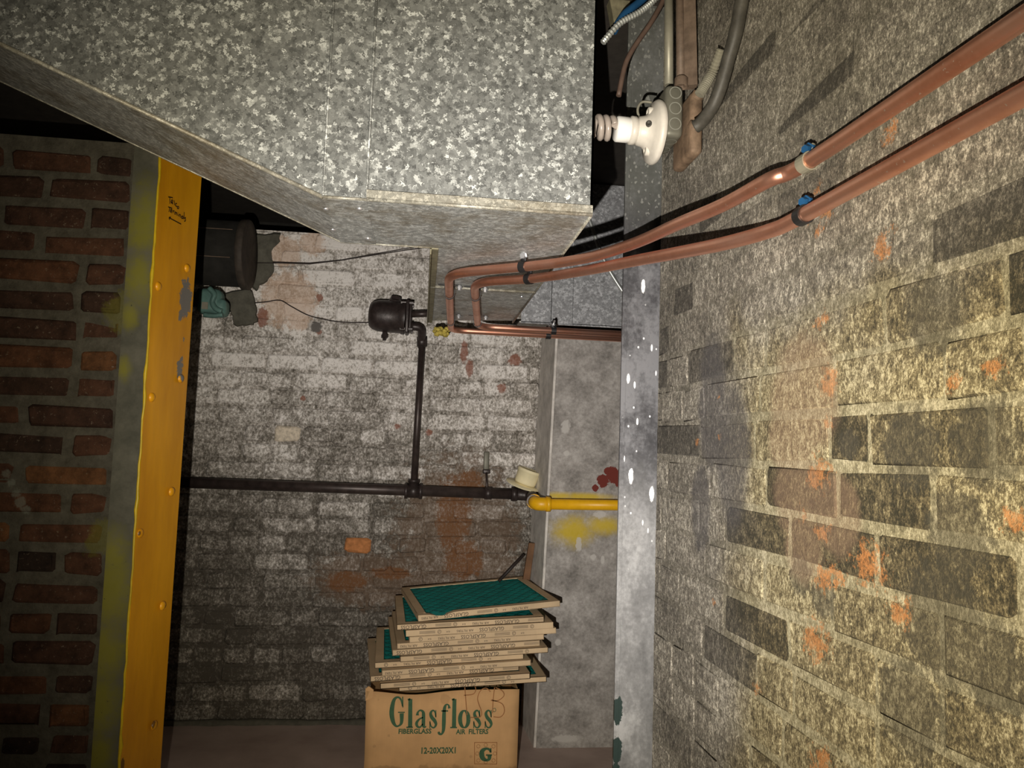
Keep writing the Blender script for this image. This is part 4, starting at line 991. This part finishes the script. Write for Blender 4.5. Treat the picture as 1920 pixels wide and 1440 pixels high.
# front-left corner pixel x, turn, nearness of the front-left corner; from the bottom up
FL = [(752, 2, 2.520, 'bottom air filter of the stack, its right end jutting out past the box'),
      (717, 3, 2.490, 'second air filter from the bottom, hanging over the front edge of the box'),
      (698, 5, 2.505, 'third air filter from the bottom, reaching furthest left of the stack'),
      (719, 4, 2.492, 'fourth air filter from the bottom, between two that jut out left'),
      (705, 2.5, 2.512, 'fifth air filter from the bottom, teal mesh bare along its left side'),
      (752, 3, 2.498, 'sixth air filter from the bottom of the pile, set back on the left'),
      (737, 4, 2.503, 'seventh air filter from the bottom, just below the middle tilt of the pile'),
      (745, 4, 2.505, 'fifth air filter from the top of the pile'),
      (768, 4, 2.500, 'fourth air filter from the top, its right corner sticking out'),
      (761, 3, 2.502, 'third air filter from the top of the pile'),
      (743, 2.7, 2.508, 'second air filter from the top, teal mesh showing left of the topmost one'),
      (783, 8, 2.520, 'topmost air filter with a crushed front corner and open teal mesh')]
z0 = 0.2865; n0 = len(FL)
for i, (px, rot, Yf, lab) in enumerate(FL):
    z = z0+i*(FT+0.0007)
    top = (i == n0-1)
    p = PY(px, 1200, Yf); base = V((p.x, Yf, z+(p.x+0.10)*math.tan(math.radians(2.9))))
    ft = thing('air_filter', lab, 'filter', base, 'air filters piled on the carton')
    tilt = math.radians(-4.6 if top else -2.9)
    ft.rotation_euler = (0.006 if top else 0, tilt, math.radians(rot))
    if top: ft.location.z += 0.003
    for nm, me in (('frame', fmc if top else fm), ('media', mmesh), ('net', nmesh), ('lettering', prints[i % 4])):
        o = bpy.data.objects.new(nm, me); COL.objects.link(o); o.parent = ft
        if nm in ('lettering', 'net'): o['kind'] = 'stuff'

# ================================================================== LAMP HOLDER AND ELECTRICAL GEAR (upper right)
def at(x, y, Y): return PY(x, y, Y)
YE = 1.44
lam = thing('lamp_holder', 'white porcelain lamp holder with a spiral bulb beside the big duct', 'lamp', at(1240, 250, YE))
axl = V((-1, -0.03, 0.0)).normalized(); oL = at(1243, 250, YE); oL.x = 0.436
Rb = 0.0625
obj('base', MB().lathe([(Rb*0.96, -0.004), (Rb, 0), (Rb, 0.005), (Rb*0.93, 0.010), (Rb*0.70, 0.014), (Rb*0.56, 0.020), (Rb*0.48, 0.026), (Rb*0.44, 0.038)], oL, axl, 36), M['porcelain'], lam)
obj('socket', MB().lathe([(Rb*0.44, 0.037), (Rb*0.40, 0.039), (Rb*0.40, 0.042), (Rb*0.44, 0.044), (Rb*0.44, 0.053), (Rb*0.36, 0.056), (0.0, 0.056)], oL, axl, 28), M['porcelain'], lam)
for ang in (70, -95, 170):
    a = math.radians(ang); u = V((0, math.sin(a), math.cos(a)))*0.036; u = V((0, -math.cos(a)*0.0, 0)) + V((0, -math.sin(math.radians(ang-90)), 0))*0.0 + V((0, -0.036*math.cos(a), 0.036*math.sin(a)))
    c = oL+axl*0.014+u
    obj('screw_boss', MB().lathe([(0.012, -0.006), (0.011, 0.006), (0.006, 0.008), (0.0055, 0.002), (0, 0.002)], c, axl, 12), M['porcelain'], lam)
c = oL+axl*0.024+V((0, -0.0325, 0.002)); obj('screw', MB().lathe([(0.0062, -0.004), (0.0062, 0.002), (0.004, 0.003), (0.0035, 0.0015), (0, 0.0015)], c, V((-0.35, -1, 0)), 12), M['rubber'], lam, label='dark terminal screw')
obj('bulb_base', MB().lathe([(0, 0.050), (0.0215, 0.050), (0.0215, 0.053), (0.0248, 0.058), (0.0248, 0.080), (0.022, 0.083), (0, 0.083)], oL, axl, 24), M['white_plastic'], lam)
sp_ = MB(); pts = []; u = V((0, -1, 0)); w_ = V((0, 0, 1)); o2 = oL+axl*0.084
for i in range(90):
    t = i/89; a = t*math.pi*2*2.6; pts.append(o2+axl*(0.004+t*0.036)+(u*math.cos(a)+w_*math.sin(a))*0.0195)
sp_.tube(pts, 0.0062, 8); sp_.tube([o2-axl*0.01, o2+axl*0.006+u*0.0195], 0.006, 8); obj('spiral_tube', sp_, M['cfl'], lam)
pts = [V(q) for q in catmull([tuple(at(x, y, YE+0.01)) for x, y in [(1222, 192), (1205, 191), (1197, 200), (1196, 212), (1202, 224), (1214, 228)]], 4)]
obj('wire_loop', MB().tube(pts, 0.0028, 6), M['emt'], lam)
# grey box with knockouts
gb = thing('junction_box', 'grey steel junction box with round knockouts behind the lamp holder', 'electrical box', at(1265, 210, YE))
gc = at(1264, 206, YE); gx0 = oL.x+0.0045; gx1 = gx0+0.036
gcx = (gx0+gx1)/2; cz_ = at(1262, 208, YE-0.045).z
obj('body', MB().rbox((gcx, YE, cz_), (gx1-gx0, 0.098, 0.104), 0.010, None, 3), M['boxgrey'], gb)
for dz in (0.031, 0.0, -0.031):
    cc = V((gcx+0.001, YE-0.0492, cz_+dz+0.004)); obj('knockout', MB().ribbon([cc+V((0.0115*math.cos(a), 0, 0.0115*math.sin(a))) for a in [2*math.pi*i/20 for i in range(21)]], (0, -1, 0), [0.0018]*21), M['ko'], gb, False)
for dy in (-0.022, 0.018):
    cc = V((gcx+0.001, YE+dy, cz_-0.0523)); obj('knockout', MB().ribbon([cc+V((0.0115*math.cos(a), 0.0115*math.sin(a), 0)) for a in [2*math.pi*i/20 for i in range(21)]], (0, 0, -1), [0.0013]*21), M['ko'], gb, False)
rx = thing('rusty_box', 'rusty brown electrical box fixed to the right wall behind the grey one', 'electrical box', at(1300, 225, YE))
YR = YE-0.035; rx0 = gx1+0.001; wallx = (W0+WD*((YR-W0.y)/WD.y)).x; rx1 = wallx-0.002
zc2 = at(1303, 228, YR-0.05).z
obj('body', MB().rbox(((rx0+rx1)/2, YR+0.004, zc2), (rx1-rx0, 0.108, 0.122), 0.009, None, 3), M['rust'], rx)
for (x, y, r) in ((1308, 180, 0.012), (1303, 238, 0.014)):
    obj('connector', MB().lathe([(r, -0.004), (r, 0.006), (r*0.8, 0.008)], at(x, y, YR-0.052), (0.3, -0.6, 0.7), 14), M['rust'], rx)
# conduits
YV = 1.44
def vpipe(name, x0, x1, yb, Y, r, mat, label, cat='conduit'):
    bt = at(x0, yb, Y); tp = at(x1, -60, Y); tp.z = min(tp.z, CEIL-0.004)
    return tag(obj(name, MB().tube([bt, tp], r, 14), M[mat]), label, cat)
vpipe('conduit', 1254, 1254, 160, YV, 0.0090, 'emt', 'straight grey conduit rising from the grey junction box')
t_ = thing('brown_conduit', 'narrow brown conduit rising from the rusty box between the grey conduit and the wall', 'conduit', at(1278, 160, YV+0.02))
obj('tube', MB().tube([at(1277, 160, 1.40), at(1274, -60, 1.40)], 0.0085, 12), M['brownpipe'], t_)
obj('connector', MB().lathe([(0.0135, -0.008), (0.0135, 0.008), (0.010, 0.012)], at(1277, 156, 1.39), (0, 0, 1), 12), M['brownpipe'], t_)
tag(obj('brown_channel', MB().prism([at(1283, 160, 1.39), at(1308, 158, 1.37), at(1303, -60, 1.37), at(1281, -60, 1.39)], (0.004, 0.02, 0)), M['brownpipe']), 'wide brown steel channel along the wall above the rusty box', 'channel')
fx = [(1404, -70), (1391, 0), (1380, 60), (1366, 110), (1352, 160), (1336, 200), (1316, 228), (1303, 238)]
fp_ = []
for i, (x, y) in enumerate(fx):
    off = 0.014+0.032*(i/7)**2
    fp_.append(tuple(PW(x, y, off)))
tag(obj('flexible_hose', MB().tube([V(q) for q in catmull(fp_, 5)], 0.0118, 14), M['rubber']), 'thick dark flexible conduit curving down into the rusty box', 'conduit')
bxp = [PW(1352, 92, 0.012), PW(1336, 135, 0.018), PW(1322, 160, 0.030), PW(1311, 178, 0.040)]
pp = [V(q) for q in catmull([tuple(q) for q in bxp], 14)]
rr = [0.0085+0.0016*(1 if k % 2 else -1)*0.7 for k in range(len(pp))]
tag(obj('armoured_cable', MB().tube(pp, rr, 12, True, False), M['emt']), 'short ribbed armoured cable entering the top of the rusty box', 'cable')
cab = [(1262, -40), (1244, 0), (1222, 40), (1196, 78), (1180, 104), (1170, 130), (1160, 180)]
tag(obj('brown_cable', MB().tube([V(q) for q in catmull([tuple(at(x, y, 1.50)) for x, y in cab], 4)], 0.0055, 8), M['cable']), 'brown cable dropping diagonally across the top of the grey post', 'cable')
cab = [(1260, -40), (1228, -2), (1200, 22), (1162, 44), (1130, 80)]
pp = [V(q) for q in catmull([tuple(at(x, y, 1.47)) for x, y in cab], 16)]
tag(obj('armoured_cable', MB().tube(pp, [0.0062+(0.0008 if k % 2 else -0.0008) for k in range(len(pp))], 10, True, False), M['silver']), 'bright armoured cable at the top edge beside the blue one', 'cable')
cab = [(1240, -40), (1208, -4), (1186, 14), (1168, 30), (1150, 60)]
tag(obj('blue_cable', MB().tube([V(q) for q in catmull([tuple(at(x, y, 1.49)) for x, y in cab], 4)], 0.008, 8), M['blue']), 'blue cable bundle at the top edge right of the duct', 'cable')
tag(obj('yellowed_timber', MB().prism([at(1140, -20, 1.62), at(1185, -20, 1.62), at(1176, 30, 1.62), at(1152, 46, 1.62)], (0, 0.03, 0)), M['flangeold']), 'yellow-brown splintered timber in the gap at the top edge', 'timber')
